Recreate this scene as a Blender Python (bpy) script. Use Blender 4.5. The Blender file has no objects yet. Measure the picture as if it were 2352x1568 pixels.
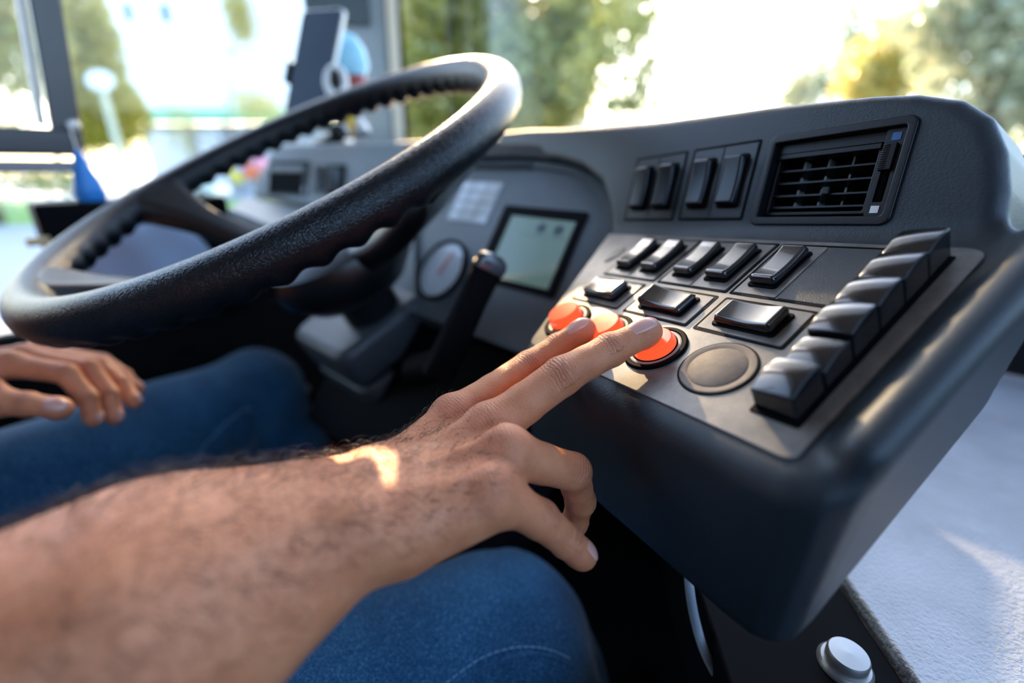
import bpy, math, random
import numpy as np
from mathutils import Vector, Matrix

S = bpy.context.scene
COL = S.collection
PI = math.pi

# ------------------------------------------------------------------ camera
PITCH = math.radians(21.0)
FPX = 1068.26                       # focal length in pixels of the 2352 px frame
CAMZ = 0.80                         # camera height above the cab floor
cd = bpy.data.cameras.new('camera')
cam = bpy.data.objects.new('camera', cd)
COL.objects.link(cam)
S.camera = cam
cam.location = (0, 0, CAMZ)
cam.rotation_euler = (PI / 2 - PITCH, 0, 0)
cd.sensor_width = 36.0
cd.lens = 36.0 * FPX / 2352.0
cd.clip_start = 0.02
cd.clip_end = 500
cd.dof.use_dof = True
cd.dof.focus_distance = 0.235
cd.dof.aperture_fstop = 2.3

# ------------------------------------------------------------------ world, sun, exposure
SUN_DIR = Vector((-0.127, 0.905, 0.407)).normalized()      # towards the sun
SUN_EL = math.asin(SUN_DIR.z)
SUN_AZ = math.atan2(SUN_DIR.x, SUN_DIR.y)
w = bpy.data.worlds.new('world')
S.world = w
w.use_nodes = True
wn = w.node_tree
wn.nodes.clear()
sky = wn.nodes.new('ShaderNodeTexSky')
sky.sky_type = 'NISHITA'
sky.sun_disc = False
sky.sun_elevation = SUN_EL
sky.sun_rotation = SUN_AZ
sky.air_density = 1.0
sky.dust_density = 2.0
sky.ozone_density = 2.5
bg = wn.nodes.new('ShaderNodeBackground')
bg.inputs['Strength'].default_value = 0.30
wo = wn.nodes.new('ShaderNodeOutputWorld')
cool = wn.nodes.new('ShaderNodeMix')
cool.data_type = 'RGBA'
cool.blend_type = 'MULTIPLY'
cool.inputs[0].default_value = 1.0
cool.inputs[7].default_value = (1.0, 0.985, 0.99, 1)
wn.links.new(sky.outputs[0], cool.inputs[6])
wn.links.new(cool.outputs[2], bg.inputs[0])
wn.links.new(bg.outputs[0], wo.inputs[0])
sl = bpy.data.lights.new('sun', 'SUN')
sl.energy = 5.5
sl.color = (1.0, 0.68, 0.38)
sl.angle = math.radians(0.8)
so = bpy.data.objects.new('sun', sl)
so.rotation_euler = SUN_DIR.to_track_quat('Z', 'Y').to_euler()
so.location = SUN_DIR * 30
COL.objects.link(so)
S.view_settings.view_transform = 'Standard'
S.view_settings.look = 'None'
S.view_settings.gamma = 1.0
S.view_settings.use_curve_mapping = False
S.view_settings.exposure = 2.25
S.cycles.use_denoising = True
S.cycles.max_bounces = 10
S.cycles.transparent_max_bounces = 12
S.cycles.sample_clamp_indirect = 8.0

# ------------------------------------------------------------------ frames
cp, sp = math.cos(PITCH), math.sin(PITCH)
RCW = np.array([[1, 0, 0], [0, -sp, cp], [0, -cp, -sp]])   # lens axes (x right, y down, z ahead) -> world


def c2w(v):
    return RCW @ np.asarray(v, float)


def ray(px, py):
    return np.array([(px - 1176.0) / FPX, (py - 784.0) / FPX, 1.0])


def P(px, py, d):
    """world point in millimetres, seen from the photographer's stand, d mm ahead"""
    return c2w(ray(px, py) * d) + np.array([0, 0, CAMZ * 1000])


class Frame:
    def __init__(s, o, u, v, n):           # o in mm (world)
        s.o = np.asarray(o, float)
        s.R = np.stack([u, v, n], 1)

    def w(s, u, v, n=0.0):
        return s.o + s.R @ np.array([u, v, n], float)

    def loc(s, p):
        return (np.asarray(p) - s.o) @ s.R

    def hit(s, px, py, h=0.0):
        d = c2w(ray(px, py))
        c = np.array([0, 0, CAMZ * 1000])
        n = s.R[:, 2]
        t = ((s.o - c) @ n + h) / (d @ n)
        return s.loc(c + d * t)[:2]

    def M(s):
        m = Matrix.Identity(4)
        for i in range(3):
            for j in range(3):
                m[i][j] = s.R[i, j]
            m[i][3] = s.o[i] / 1000
        return m


def camframe(o, u, v, n):
    return Frame(c2w(o) + [0, 0, CAMZ * 1000], c2w(u), c2w(v), c2w(n))


def orth(u, v):
    u = np.array(u, float); u /= np.linalg.norm(u)
    v = np.array(v, float); v -= u * (u @ v); v /= np.linalg.norm(v)
    return u, v, np.cross(u, v)


FL = camframe([67.18, -48.7, 336.03], *orth([0.4725, 0.2201, -0.8534], [0.7575, -0.5964, 0.2655]))   # lower switch plane
FU = camframe([93.09, -99.86, 381.47], *orth([0.4988, 0.2144, -0.8398], [0.1915, -0.9722, -0.1345]))  # upper switch plane
FC = camframe([-7.6, -151.8, 520.0], *orth([0.7342, 0.2501, -0.6312], [0.391, -0.9158, 0.0919]))      # instrument face
WN = np.array([-0.299, -0.721, -0.625]); WN /= np.linalg.norm(WN)
e1 = np.array([0.734, 0.25, -0.631]); e1 -= WN * (WN @ e1); e1 /= np.linalg.norm(e1)
FW = camframe([-223.05, -169.08, 451.91], e1, np.cross(WN, e1), WN)                                     # steering wheel
BR = np.array([0.734, -0.679, 0.0]); BF = np.array([0.679, 0.734, 0.0]); BU = np.array([0, 0, 1.0])     # bus right / forward / up


def B(r, f, z):
    """bus coordinates relative to the camera (metres: right, forward, up) -> world mm"""
    return (BR * r + BF * f + BU * (z + CAMZ)) * 1000


FB = Frame([0, 0, CAMZ * 1000], BR, BF, BU)
FWORLD = Frame([0, 0, 0], [1, 0, 0], [0, 1, 0], [0, 0, 1])


# ------------------------------------------------------------------ materials
def newmat(name):
    m = bpy.data.materials.new(name)
    m.use_nodes = True
    nt = m.node_tree
    return m, nt, nt.nodes['Principled BSDF'], nt.nodes['Material Output']


def N(nt, typ, **kw):
    n = nt.nodes.new(typ)
    for k, v in kw.items():
        if k in n.inputs:
            n.inputs[k].default_value = v
        else:
            setattr(n, k, v)
    return n


def ramp(nt, stops):
    n = nt.nodes.new('ShaderNodeValToRGB')
    e = n.color_ramp.elements
    while len(e) < len(stops):
        e.new(0.5)
    for k, (p, c) in enumerate(stops):
        e[k].position = p
        e[k].color = (*c, 1) if len(c) == 3 else c
    return n


def plain(name, col, rough=0.5, metal=0.0, spec=0.5, coat=0.0, emit=None, estr=0.0):
    m, nt, b, o = newmat(name)
    b.inputs['Base Color'].default_value = (*col, 1)
    b.inputs['Roughness'].default_value = rough
    b.inputs['Metallic'].default_value = metal
    b.inputs['Specular IOR Level'].default_value = spec
    b.inputs['Coat Weight'].default_value = coat
    if emit:
        b.inputs['Emission Color'].default_value = (*emit, 1)
        b.inputs['Emission Strength'].default_value = estr
    return m


def grain(name, col, rough=0.45, scale=900, strength=0.25, dist=0.0004, dust=0.0, dustcol=(0.5, 0.42, 0.33), spec=0.5, coat=0.0, voronoi=False):
    """moulded plastic or leather: small pebble grain, slight tone changes, optional dust"""
    m, nt, b, o = newmat(name)
    L = nt.links.new
    tc = N(nt, 'ShaderNodeTexCoord')
    if voronoi:
        t = N(nt, 'ShaderNodeTexVoronoi', feature='DISTANCE_TO_EDGE', Scale=scale)
        no = N(nt, 'ShaderNodeTexNoise', Scale=scale * 0.35, Detail=2)
        mx = N(nt, 'ShaderNodeMix', data_type='VECTOR')
        mx.inputs[0].default_value = 0.003
        L(tc.outputs['Object'], no.inputs['Vector'])
        L(tc.outputs['Object'], mx.inputs[4])
        L(no.outputs['Color'], mx.inputs[5])
        L(mx.outputs[1], t.inputs['Vector'])
        h = t.outputs['Distance']
        mr = N(nt, 'ShaderNodeMapRange')
        mr.inputs[2].default_value = 0.25
        L(h, mr.inputs[0])
        h = mr.outputs[0]
    else:
        t = N(nt, 'ShaderNodeTexNoise', Scale=scale, Detail=2.5, Roughness=0.55)
        L(tc.outputs['Object'], t.inputs['Vector'])
        h = t.outputs['Fac']
    bm = N(nt, 'ShaderNodeBump', Strength=strength, Distance=dist)
    L(h, bm.inputs['Height'])
    L(bm.outputs[0], b.inputs['Normal'])
    b.inputs['Roughness'].default_value = rough
    b.inputs['Specular IOR Level'].default_value = spec
    b.inputs['Coat Weight'].default_value = coat
    n2 = N(nt, 'ShaderNodeTexNoise', Scale=14, Detail=6, Roughness=0.65)
    L(tc.outputs['Object'], n2.inputs['Vector'])
    r = ramp(nt, [(0.3, tuple(c * 0.85 for c in col)), (0.7, tuple(c * 1.15 for c in col))])
    L(n2.outputs['Fac'], r.inputs[0])
    out = r.outputs[0]
    if dust > 0:
        n3 = N(nt, 'ShaderNodeTexNoise', Scale=55, Detail=9, Roughness=0.75)
        L(tc.outputs['Object'], n3.inputs['Vector'])
        r3 = ramp(nt, [(0.35, (0.15, 0.15, 0.15)), (0.75, (1, 1, 1))])
        L(n3.outputs['Fac'], r3.inputs[0])
        mu = N(nt, 'ShaderNodeMath', operation='MULTIPLY')
        mu.inputs[1].default_value = dust
        L(r3.outputs[0], mu.inputs[0])
        mx = N(nt, 'ShaderNodeMix', data_type='RGBA')
        mx.inputs[7].default_value = (*dustcol, 1)
        L(mu.outputs[0], mx.inputs[0])
        L(out, mx.inputs[6])
        out = mx.outputs[2]
    L(out, b.inputs['Base Color'])
    return m


M = {}
M['dash'] = grain('dash_plastic', (0.022, 0.031, 0.038), 0.46, 900, 0.55, 0.0003, spec=0.36)
M['dash_edge'] = M['dash']
M['plate'] = grain('switch_plate', (0.055, 0.06, 0.065), 0.36, 1300, 0.12, 0.0002, dust=0.6, dustcol=(0.42, 0.37, 0.31), spec=1.0)
M['frame'] = grain('switch_frame', (0.04, 0.044, 0.048), 0.33, 1500, 0.10, 0.0002, dust=0.5, dustcol=(0.40, 0.35, 0.29), spec=1.0)
M['blank'] = grain('blank_cover', (0.05, 0.058, 0.066), 0.42, 1500, 0.5, 0.0004)
M['gloss'] = grain('gloss_black', (0.006, 0.007, 0.009), 0.18, 400, 0.03, 0.0001, dust=0.03, spec=0.7, coat=0.5)
M['key'] = grain('key_black', (0.004, 0.005, 0.007), 0.15, 350, 0.01, 0.0001, spec=0.5, coat=0.15)
M['satin'] = grain('satin_black', (0.006, 0.007, 0.009), 0.30, 600, 0.05, 0.0001, spec=0.4)
M['wall_frame'] = grain('wall_switch_frame', (0.011, 0.015, 0.018), 0.42, 1500, 0.10, 0.0002, spec=0.45)
M['column'] = grain('column_grey', (0.05, 0.06, 0.068), 0.45, 1000, 0.2, 0.0003)
M['black'] = plain('matt_black', (0.003, 0.003, 0.004), 0.6, spec=0.05)
M['dark'] = grain('dark_plastic', (0.0035, 0.0045, 0.0055), 0.42, 1100, 0.2, 0.0003, spec=0.35)
M['wheel'] = grain('wheel_leather', (0.0035, 0.005, 0.007), 0.33, 560, 0.4, 0.0004, voronoi=True, spec=0.3)
M['wheel_in'] = grain('wheel_plastic', (0.004, 0.005, 0.006), 0.33, 700, 0.3, 0.0003, spec=0.5)
M['grey'] = grain('grey_plastic', (0.30, 0.34, 0.355), 0.45, 1000, 0.2, 0.0003)
M['cluster'] = grain('cluster_face', (0.10, 0.12, 0.13), 0.42, 1200, 0.12, 0.0002)
M['silver'] = plain('silver', (0.42, 0.41, 0.40), 0.45, 0.85)
M['white'] = plain('white_plastic', (0.75, 0.77, 0.78), 0.4)
M['blue'] = plain('blue_plastic', (0.02, 0.10, 0.30), 0.4)


def lens_mat():
    m, nt, b, o = newmat('lit_red_lens')
    L = nt.links.new
    b.inputs['Base Color'].default_value = (0.85, 0.055, 0.018, 1)
    b.inputs['Roughness'].default_value = 0.22
    b.inputs['Subsurface Weight'].default_value = 0.3
    b.inputs['Subsurface Radius'].default_value = (0.01, 0.003, 0.001)
    b.inputs['Subsurface Scale'].default_value = 0.6
    b.inputs['Emission Color'].default_value = (1.0, 0.105, 0.03, 1)
    b.inputs['Emission Strength'].default_value = 0.19
    return m


M['lens'] = lens_mat()


def glass_mat(name, tint=(1, 1, 1), refl=1.0):
    m = bpy.data.materials.new(name)
    m.use_nodes = True
    nt = m.node_tree
    nt.nodes.clear()
    tr = N(nt, 'ShaderNodeBsdfTransparent', Color=(*tint, 1))
    gl = N(nt, 'ShaderNodeBsdfGlossy', Roughness=0.02)
    fr = N(nt, 'ShaderNodeFresnel', IOR=1.3)
    mu = N(nt, 'ShaderNodeMath', operation='MULTIPLY')
    mu.inputs[1].default_value = refl
    mx = N(nt, 'ShaderNodeMixShader')
    o = N(nt, 'ShaderNodeOutputMaterial')
    nt.links.new(fr.outputs[0], mu.inputs[0])
    nt.links.new(mu.outputs[0], mx.inputs[0])
    nt.links.new(tr.outputs[0], mx.inputs[1])
    nt.links.new(gl.outputs[0], mx.inputs[2])
    nt.links.new(mx.outputs[0], o.inputs[0])
    return m


M['glass'] = glass_mat('window_glass', (0.96, 0.98, 0.97), 0.8)


# ------------------------------------------------------------------ mesh helpers (millimetres in, metres out)
class MB:
    def __init__(s):
        s.v = []
        s.f = []

    def add(s, vs, fs):
        o = len(s.v)
        s.v += [tuple(map(float, p)) for p in vs]
        s.f += [tuple(i + o for i in f) for f in fs]
        return s

    def box(s, x0, x1, y0, y1, z0, z1, fn=None):
        vs = [(x, y, z) for z in (z0, z1) for y in (y0, y1) for x in (x0, x1)]
        if fn:
            vs = [fn(*p) for p in vs]
        return s.add(vs, [(0, 2, 3, 1), (4, 5, 7, 6), (0, 1, 5, 4), (2, 6, 7, 3), (0, 4, 6, 2), (1, 3, 7, 5)])

    def prism(s, poly, z0, z1, fn=None):
        n = len(poly)
        vs = [(x, y, z0) for x, y in poly] + [(x, y, z1) for x, y in poly]
        if fn:
            vs = [fn(*p) for p in vs]
        fs = [tuple(range(n - 1, -1, -1)), tuple(range(n, 2 * n))]
        fs += [(i, (i + 1) % n, n + (i + 1) % n, n + i) for i in range(n)]
        return s.add(vs, fs)

    def ring(s, outer, inner, z0, z1, fn=None):
        n = len(outer)
        vs = [(x, y, z) for z in (z0, z1) for L in (outer, inner) for x, y in L]
        if fn:
            vs = [fn(*p) for p in vs]
        fs = []
        for i in range(n):
            j = (i + 1) % n
            fs += [(i, j, 2 * n + j, 2 * n + i), (n + j, n + i, 3 * n + i, 3 * n + j),
                   (2 * n + i, 2 * n + j, 3 * n + j, 3 * n + i), (j, i, n + i, n + j)]
        return s.add(vs, fs)

    def lathe(s, prof, cx=0, cy=0, seg=48, fn=None):
        vs, fs = [], []
        m = len(prof)
        for k in range(seg):
            a = 2 * PI * k / seg
            for r, z in prof:
                vs.append((cx + r * math.cos(a), cy + r * math.sin(a), z))
        if fn:
            vs = [fn(*p) for p in vs]
        for k in range(seg):
            l = (k + 1) % seg
            for i in range(m - 1):
                fs.append((k * m + i, l * m + i, l * m + i + 1, k * m + i + 1))
        if prof[-1][0] > 1e-6:
            fs.append(tuple(k * m + m - 1 for k in range(seg)))
        if prof[0][0] > 1e-6:
            fs.append(tuple(k * m for k in range(seg - 1, -1, -1)))
        return s.add(vs, fs)

    def tube(s, pts, rad, seg=12, cap=True, flat=None):
        pts = [np.asarray(p, float) for p in pts]
        rad = rad if hasattr(rad, '__len__') else [rad] * len(pts)
        vs, fs = [], []
        ref = None
        for i, p in enumerate(pts):
            t = pts[min(i + 1, len(pts) - 1)] - pts[max(i - 1, 0)]
            t /= np.linalg.norm(t) + 1e-12
            if ref is None:
                ref = np.array([0, 0, 1.0]) if abs(t[2]) < 0.9 else np.array([1.0, 0, 0])
            a = np.cross(t, ref); a /= np.linalg.norm(a) + 1e-12
            b = np.cross(a, t)
            ref = b
            for k in range(seg):
                w_ = 2 * PI * k / seg
                vs.append(p + rad[i] * (math.cos(w_) * a + math.sin(w_) * b))
        for i in range(len(pts) - 1):
            for k in range(seg):
                l = (k + 1) % seg
                fs.append((i * seg + k, i * seg + l, (i + 1) * seg + l, (i + 1) * seg + k))
        if cap:
            fs.append(tuple(range(seg - 1, -1, -1)))
            fs.append(tuple((len(pts) - 1) * seg + k for k in range(seg)))
        return s.add(vs, fs)


def rrect(x0, x1, y0, y1, r, seg=5):
    pts = []
    for cx, cy, a0 in ((x1 - r, y1 - r, 0), (x0 + r, y1 - r, 90), (x0 + r, y0 + r, 180), (x1 - r, y0 + r, 270)):
        for k in range(seg + 1):
            a = math.radians(a0 + 90 * k / seg)
            pts.append((cx + r * math.cos(a), cy + r * math.sin(a)))
    return pts


def rpoly(pts, r, seg=5):
    """polygon with rounded corners"""
    out = []
    n = len(pts)
    rr = r if hasattr(r, '__len__') else [r] * n
    for i in range(n):
        p = np.array(pts[i], float); a = np.array(pts[i - 1], float); b = np.array(pts[(i + 1) % n], float)
        da = (a - p) / np.linalg.norm(a - p); db = (b - p) / np.linalg.norm(b - p)
        k = min(rr[i], np.linalg.norm(a - p) * 0.45, np.linalg.norm(b - p) * 0.45)
        p0, p1 = p + da * k, p + db * k
        for j in range(seg + 1):
            t = j / seg
            q = (1 - t) ** 2 * p0 + 2 * t * (1 - t) * p + t * t * p1
            out.append((q[0], q[1]))
    return out


def link(name, verts, faces, mat, smooth=True):
    me = bpy.data.meshes.new(name)
    me.from_pydata([(x / 1000, y / 1000, z / 1000) for x, y, z in verts], [], faces)
    me.update()
    if smooth:
        me.polygons.foreach_set('use_smooth', [True] * len(me.polygons))
    o = bpy.data.objects.new(name, me)
    COL.objects.link(o)
    for m in (mat if isinstance(mat, (list, tuple)) else [mat]):
        me.materials.append(m)
    return o


def obj(name, mb, mat, parent=None, frame=None, pframe=None, bevel=0.0, seg=3, angle=30, flat=False, sub=0):
    """one mesh object; frame: the frame its coordinates are in, pframe: the frame of its parent"""
    o = link(name, mb.v, mb.f, mat, True)
    if bevel:
        b = o.modifiers.new('bevel', 'BEVEL')
        b.width = bevel / 1000
        b.segments = seg
        b.limit_method = 'ANGLE'
        b.angle_limit = math.radians(angle)
    if sub:
        b = o.modifiers.new('sub', 'SUBSURF')
        b.levels = b.render_levels = sub
    if bevel:
        b = o.modifiers.new('wn', 'WEIGHTED_NORMAL')
        b.keep_sharp = True
        o.data.set_sharp_from_angle(angle=math.radians(180))
    elif not sub:
        o.data.set_sharp_from_angle(angle=math.radians(40))
    fm = frame.M() if frame else Matrix.Identity(4)
    if parent is not None:
        o.parent = parent
        pm = pframe.M() if pframe else Matrix.Identity(4)
        o.matrix_local = pm.inverted() @ fm
    else:
        o.matrix_world = fm
        o.matrix_local = fm
    return o


def tag(o, label=None, cat=None, group=None, kind=None):
    if label: o['label'] = label
    if cat: o['category'] = cat
    if group: o['group'] = group
    if kind: o['kind'] = kind
    return o


def thing(name, label, cat, frame=None, group=None):
    o = bpy.data.objects.new(name, None)
    o.empty_display_size = 0.02
    COL.objects.link(o)
    if frame:
        o.matrix_local = frame.M()
    return tag(o, label, cat, group)


def at(o_mm, frame):
    """the same axes as frame, moved to o_mm (in frame coordinates)"""
    return Frame(frame.w(*o_mm), frame.R[:, 0], frame.R[:, 1], frame.R[:, 2])


# ------------------------------------------------------------------ signed distance modelling
def smin(a, b, k):
    h = np.clip(0.5 + 0.5 * (b - a) / k, 0, 1)
    return b + (a - b) * h - k * h * (1 - h)


def smax(a, b, k):
    return -smin(-a, -b, k)


def cap(p, a, b, ra, rb, flat=None, k=1.0):
    a = np.asarray(a, float); b = np.asarray(b, float)
    d = b - a
    t = np.clip(((p - a) @ d) / (d @ d + 1e-9), 0, 1)
    q = p - a - t[:, None] * d
    l2 = (q * q).sum(1)
    if flat is not None:
        c = q @ flat
        l2 = l2 + c * c * (1 / (k * k) - 1)
    r = ra + (rb - ra) * t
    s = 1.0 if flat is None else (0.5 + 0.5 * k)
    return (np.sqrt(l2 + 1e-9) - r) * s


def ball(p, c, r):
    return np.linalg.norm(p - np.asarray(c, float), axis=1) - r


def ell(p, c, R, rad):
    q = ((p - np.asarray(c, float)) @ R) / np.asarray(rad, float)
    l = np.linalg.norm(q, axis=1)
    return (l - 1) * min(rad)


def poly2d(x, y, pts):
    """signed distance to a polygon"""
    pts = np.asarray(pts, float)
    d = np.full(x.shape, 1e18)
    s = np.ones(x.shape)
    n = len(pts)
    for i in range(n):
        a = pts[i]; b = pts[i - 1]
        ex, ey = b - a
        wx, wy = x - a[0], y - a[1]
        t = np.clip((wx * ex + wy * ey) / (ex * ex + ey * ey), 0, 1)
        bx, by = wx - ex * t, wy - ey * t
        d = np.minimum(d, bx * bx + by * by)
        c1 = y >= a[1]; c2 = y < b[1]; c3 = ex * wy > ey * wx
        fl = (c1 & c2 & c3) | (~c1 & ~c2 & ~c3)
        s = np.where(fl, -s, s)
    return s * np.sqrt(d)


def chunked(fn, p, n=400000):
    return np.concatenate([fn(p[i:i + n]) for i in range(0, len(p), n)]) if len(p) else np.zeros(0)


def isosurf(fn, X, Y, Z, relax=2):
    """surface nets on a rectilinear grid, then pulled exactly onto the zero set"""
    st = 4
    xs, ys, zs = [np.asarray(a, float) for a in (X, Y, Z)]
    n = [len(xs), len(ys), len(zs)]
    ci = [np.unique(np.r_[np.arange(0, m, st), m - 1]) for m in n]
    G = np.stack(np.meshgrid(xs[ci[0]], ys[ci[1]], zs[ci[2]], indexing='ij'), -1)
    dc = chunked(fn, G.reshape(-1, 3)).reshape(G.shape[:3])
    def step(a, c):
        s_ = a[c]
        d_ = np.zeros(len(s_))
        df = np.diff(s_)
        d_[:-1] = df
        d_[1:] = np.maximum(d_[1:], df)
        return d_
    sx, sy, sz = step(xs, ci[0]), step(ys, ci[1]), step(zs, ci[2])
    diag = np.sqrt(sx[:, None, None] ** 2 + sy[None, :, None] ** 2 + sz[None, None, :] ** 2)
    near = np.abs(dc) < diag * 1.05 + 2.0
    mp = [np.minimum((np.arange(m) + st // 2) // st, len(c) - 1) for m, c in zip(n, ci)]
    idx = np.ix_(*mp)
    D = dc[idx].astype(np.float32)
    mk = near[idx]
    ii = np.argwhere(mk)
    pts = np.stack([xs[ii[:, 0]], ys[ii[:, 1]], zs[ii[:, 2]]], 1)
    D[mk] = chunked(fn, pts)
    s = D < 0
    c = np.zeros(tuple(m - 1 for m in n), np.int8)
    for i in (0, 1):
        for j in (0, 1):
            for k in (0, 1):
                c += s[i:n[0] - 1 + i, j:n[1] - 1 + j, k:n[2] - 1 + k]
    cell = (c > 0) & (c < 8)
    ids = -np.ones(cell.shape, np.int64)
    cc = np.argwhere(cell)
    ids[cell] = np.arange(len(cc))
    acc = np.zeros((len(cc), 3)); cnt = np.zeros(len(cc))
    for ax in range(3):
        o1, o2 = [a for a in range(3) if a != ax]
        for i in (0, 1):
            for j in (0, 1):
                a = cc.copy(); a[:, o1] += i; a[:, o2] += j
                b = a.copy(); b[:, ax] += 1
                da, db = D[tuple(a.T)], D[tuple(b.T)]
                m_ = (da < 0) != (db < 0)
                t = np.where(m_, da / (da - db + 1e-12), 0)
                pa = np.stack([xs[a[:, 0]], ys[a[:, 1]], zs[a[:, 2]]], 1)
                pb = np.stack([xs[b[:, 0]], ys[b[:, 1]], zs[b[:, 2]]], 1)
                acc += np.where(m_[:, None], pa + (pb - pa) * t[:, None], 0)
                cnt += m_
    V = acc / cnt[:, None]
    F_ = []
    for ax in range(3):
        o1, o2 = [(1, 2), (2, 0), (0, 1)][ax]
        sa = [slice(0, m) for m in n]; sb = [slice(0, m) for m in n]
        sa[ax] = slice(0, n[ax] - 1); sb[ax] = slice(1, n[ax])
        ch = s[tuple(sa)] != s[tuple(sb)]
        e = np.argwhere(ch)
        e = e[(e[:, o1] > 0) & (e[:, o2] > 0) & (e[:, o1] < n[o1] - 1) & (e[:, o2] < n[o2] - 1)]
        q = []
        for i, j in ((1, 1), (0, 1), (0, 0), (1, 0)):
            a = e.copy(); a[:, o1] -= i; a[:, o2] -= j
            q.append(ids[tuple(a.T)])
        q = np.stack(q, 1)
        ins = s[tuple(e.T)]
        q[~ins] = q[~ins][:, ::-1]
        F_.append(q)
    F_ = np.concatenate(F_)
    F_ = F_[(F_ >= 0).all(1)]
    def proj_(V, it=2):
        for _ in range(it):
            d, g = grad(fn, V)
            V = V - g * np.clip(d, -4, 4)[:, None]
        return V
    V = proj_(V, 1)
    ed = np.concatenate([F_[:, [0, 1]], F_[:, [1, 2]], F_[:, [2, 3]], F_[:, [3, 0]]])
    for _ in range(relax):
        sm = np.zeros_like(V); ct = np.zeros(len(V))
        for c_ in range(3):
            sm[:, c_] = np.bincount(ed[:, 0], V[ed[:, 1], c_], len(V)) + np.bincount(ed[:, 1], V[ed[:, 0], c_], len(V))
        ct = np.bincount(ed[:, 0], minlength=len(V)) + np.bincount(ed[:, 1], minlength=len(V))
        V = 0.5 * V + 0.5 * sm / np.maximum(ct, 1)[:, None]
        V = proj_(V, 1)
    return V, F_


def grad(fn, V, h=0.25):
    d = chunked(fn, V)
    g = np.zeros_like(V)
    for a in range(3):
        e = np.zeros(3); e[a] = h
        g[:, a] = (chunked(fn, V + e) - chunked(fn, V - e)) / (2 * h)
    l = np.linalg.norm(g, axis=1)
    return d / np.maximum(l, 0.3), g / np.maximum(l, 1e-6)[:, None]


def isoobj(name, V, F_, mat, parent=None, pframe=None, frame=None):
    me = bpy.data.meshes.new(name)
    me.vertices.add(len(V))
    me.vertices.foreach_set('co', (V / 1000).astype(np.float32).ravel())
    me.loops.add(F_.size)
    me.loops.foreach_set('vertex_index', F_.astype(np.int32).ravel())
    me.polygons.add(len(F_))
    me.polygons.foreach_set('loop_start', np.arange(0, F_.size, 4, dtype=np.int32))
    me.polygons.foreach_set('use_smooth', np.ones(len(F_), bool))
    me.update(calc_edges=True)
    me.validate()
    me.materials.append(mat)
    o = bpy.data.objects.new(name, me)
    COL.objects.link(o)
    fm = frame.M() if frame else Matrix.Identity(4)
    if parent is not None:
        o.parent = parent
        o.matrix_local = (pframe.M() if pframe else Matrix.Identity(4)).inverted() @ fm
    else:
        o.matrix_local = fm
    return o


def axis(a, b, h):
    return np.arange(a, b + h, h)


def vaxis(a, b, segs, hout):
    """grid lines from a to b: fine inside the listed (lo, hi, h) spans"""
    out = [a]
    while out[-1] < b:
        x = out[-1]
        h = hout
        for lo, hi, hh in segs:
            if lo <= x <= hi:
                h = min(h, hh)
            elif x < lo:
                h = min(h, hh + (lo - x) * 0.25)
            else:
                h = min(h, hh + (x - hi) * 0.25)
        out.append(x + h)
    return np.array(out)

# ------------------------------------------------------------------ the bus cab around the driver
def struct(name, mb, mat, frame=None, bevel=0.0):
    o = obj(name, mb, mat, None, frame, bevel=bevel)
    o['kind'] = 'structure'
    return o


GZ = -2050                                # road level below the lens, mm
shell_m = plain('cab_lining', (0.56, 0.51, 0.46), 0.6)
floor_m = grain('cab_floor', (0.005, 0.006, 0.007), 0.8, 300, 0.3, 0.0005, spec=0.2)
WL, WF = -950, 760                         # driver's side window plane, windscreen plane (bus frame, mm)
struct('floor', MB().box(WL - 40, 1500, -1640, WF + 20, -860, -800), floor_m, FB)
struct('ceiling', MB().box(WL - 60, 1540, -1640, WF + 60, 1150, 1200), shell_m, FB)
struct('wall_left', MB().box(WL - 45, WL, -1600, WF, -800, -238).box(WL - 45, WL, -1600, -330, -238, 1150).box(WL - 45, WL, 280, WF, -238, -85), M['dark'], FB, bevel=4)  # raised front sill box is added to keep sun off the left knee
struct('wall_front', MB().box(WL, -200, WF, WF + 45, -800, 10).box(-200, 1500, WF + 45, WF + 90, -800, 10), M['dark'], FB)  # unseen wall top, raised to keep direct sun off the pale ledge
struct('wall_back', MB().box(WL, 1540, -1640, -1600, -800, 1150), M['dark'], FB)
struct('wall_rear', MB().box(WL, -170, -760, -720, -800, 1150), M['dark'], FB)
struct('wall_right', MB().box(1500, 1540, -1600, WF, -800, 260), M['dark'], FB)
struct('trim_1', MB().box(WL - 50, 1500, WF - 20, WF + 50, 1000, 1150), shell_m, FB)
# driver's side window: fixed glass with the frame of the sliding pane
win = struct('window_1', MB().box(WL - 30, WL - 5, -330, WF - 90, -246, -232).box(WL - 30, WL - 5, -330, WF - 90, 1020, 1150), M['black'], FB, bevel=3)
obj('pane', MB().box(WL - 20, WL - 16, -330, WF - 60, -238, 1150), M['glass'], win, FB, FB)


def side_plane(px, py):
    f = Frame(FB.w(WL, 0, 0), BF, BU, BR)
    return f.hit(px, py, 0)


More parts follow.
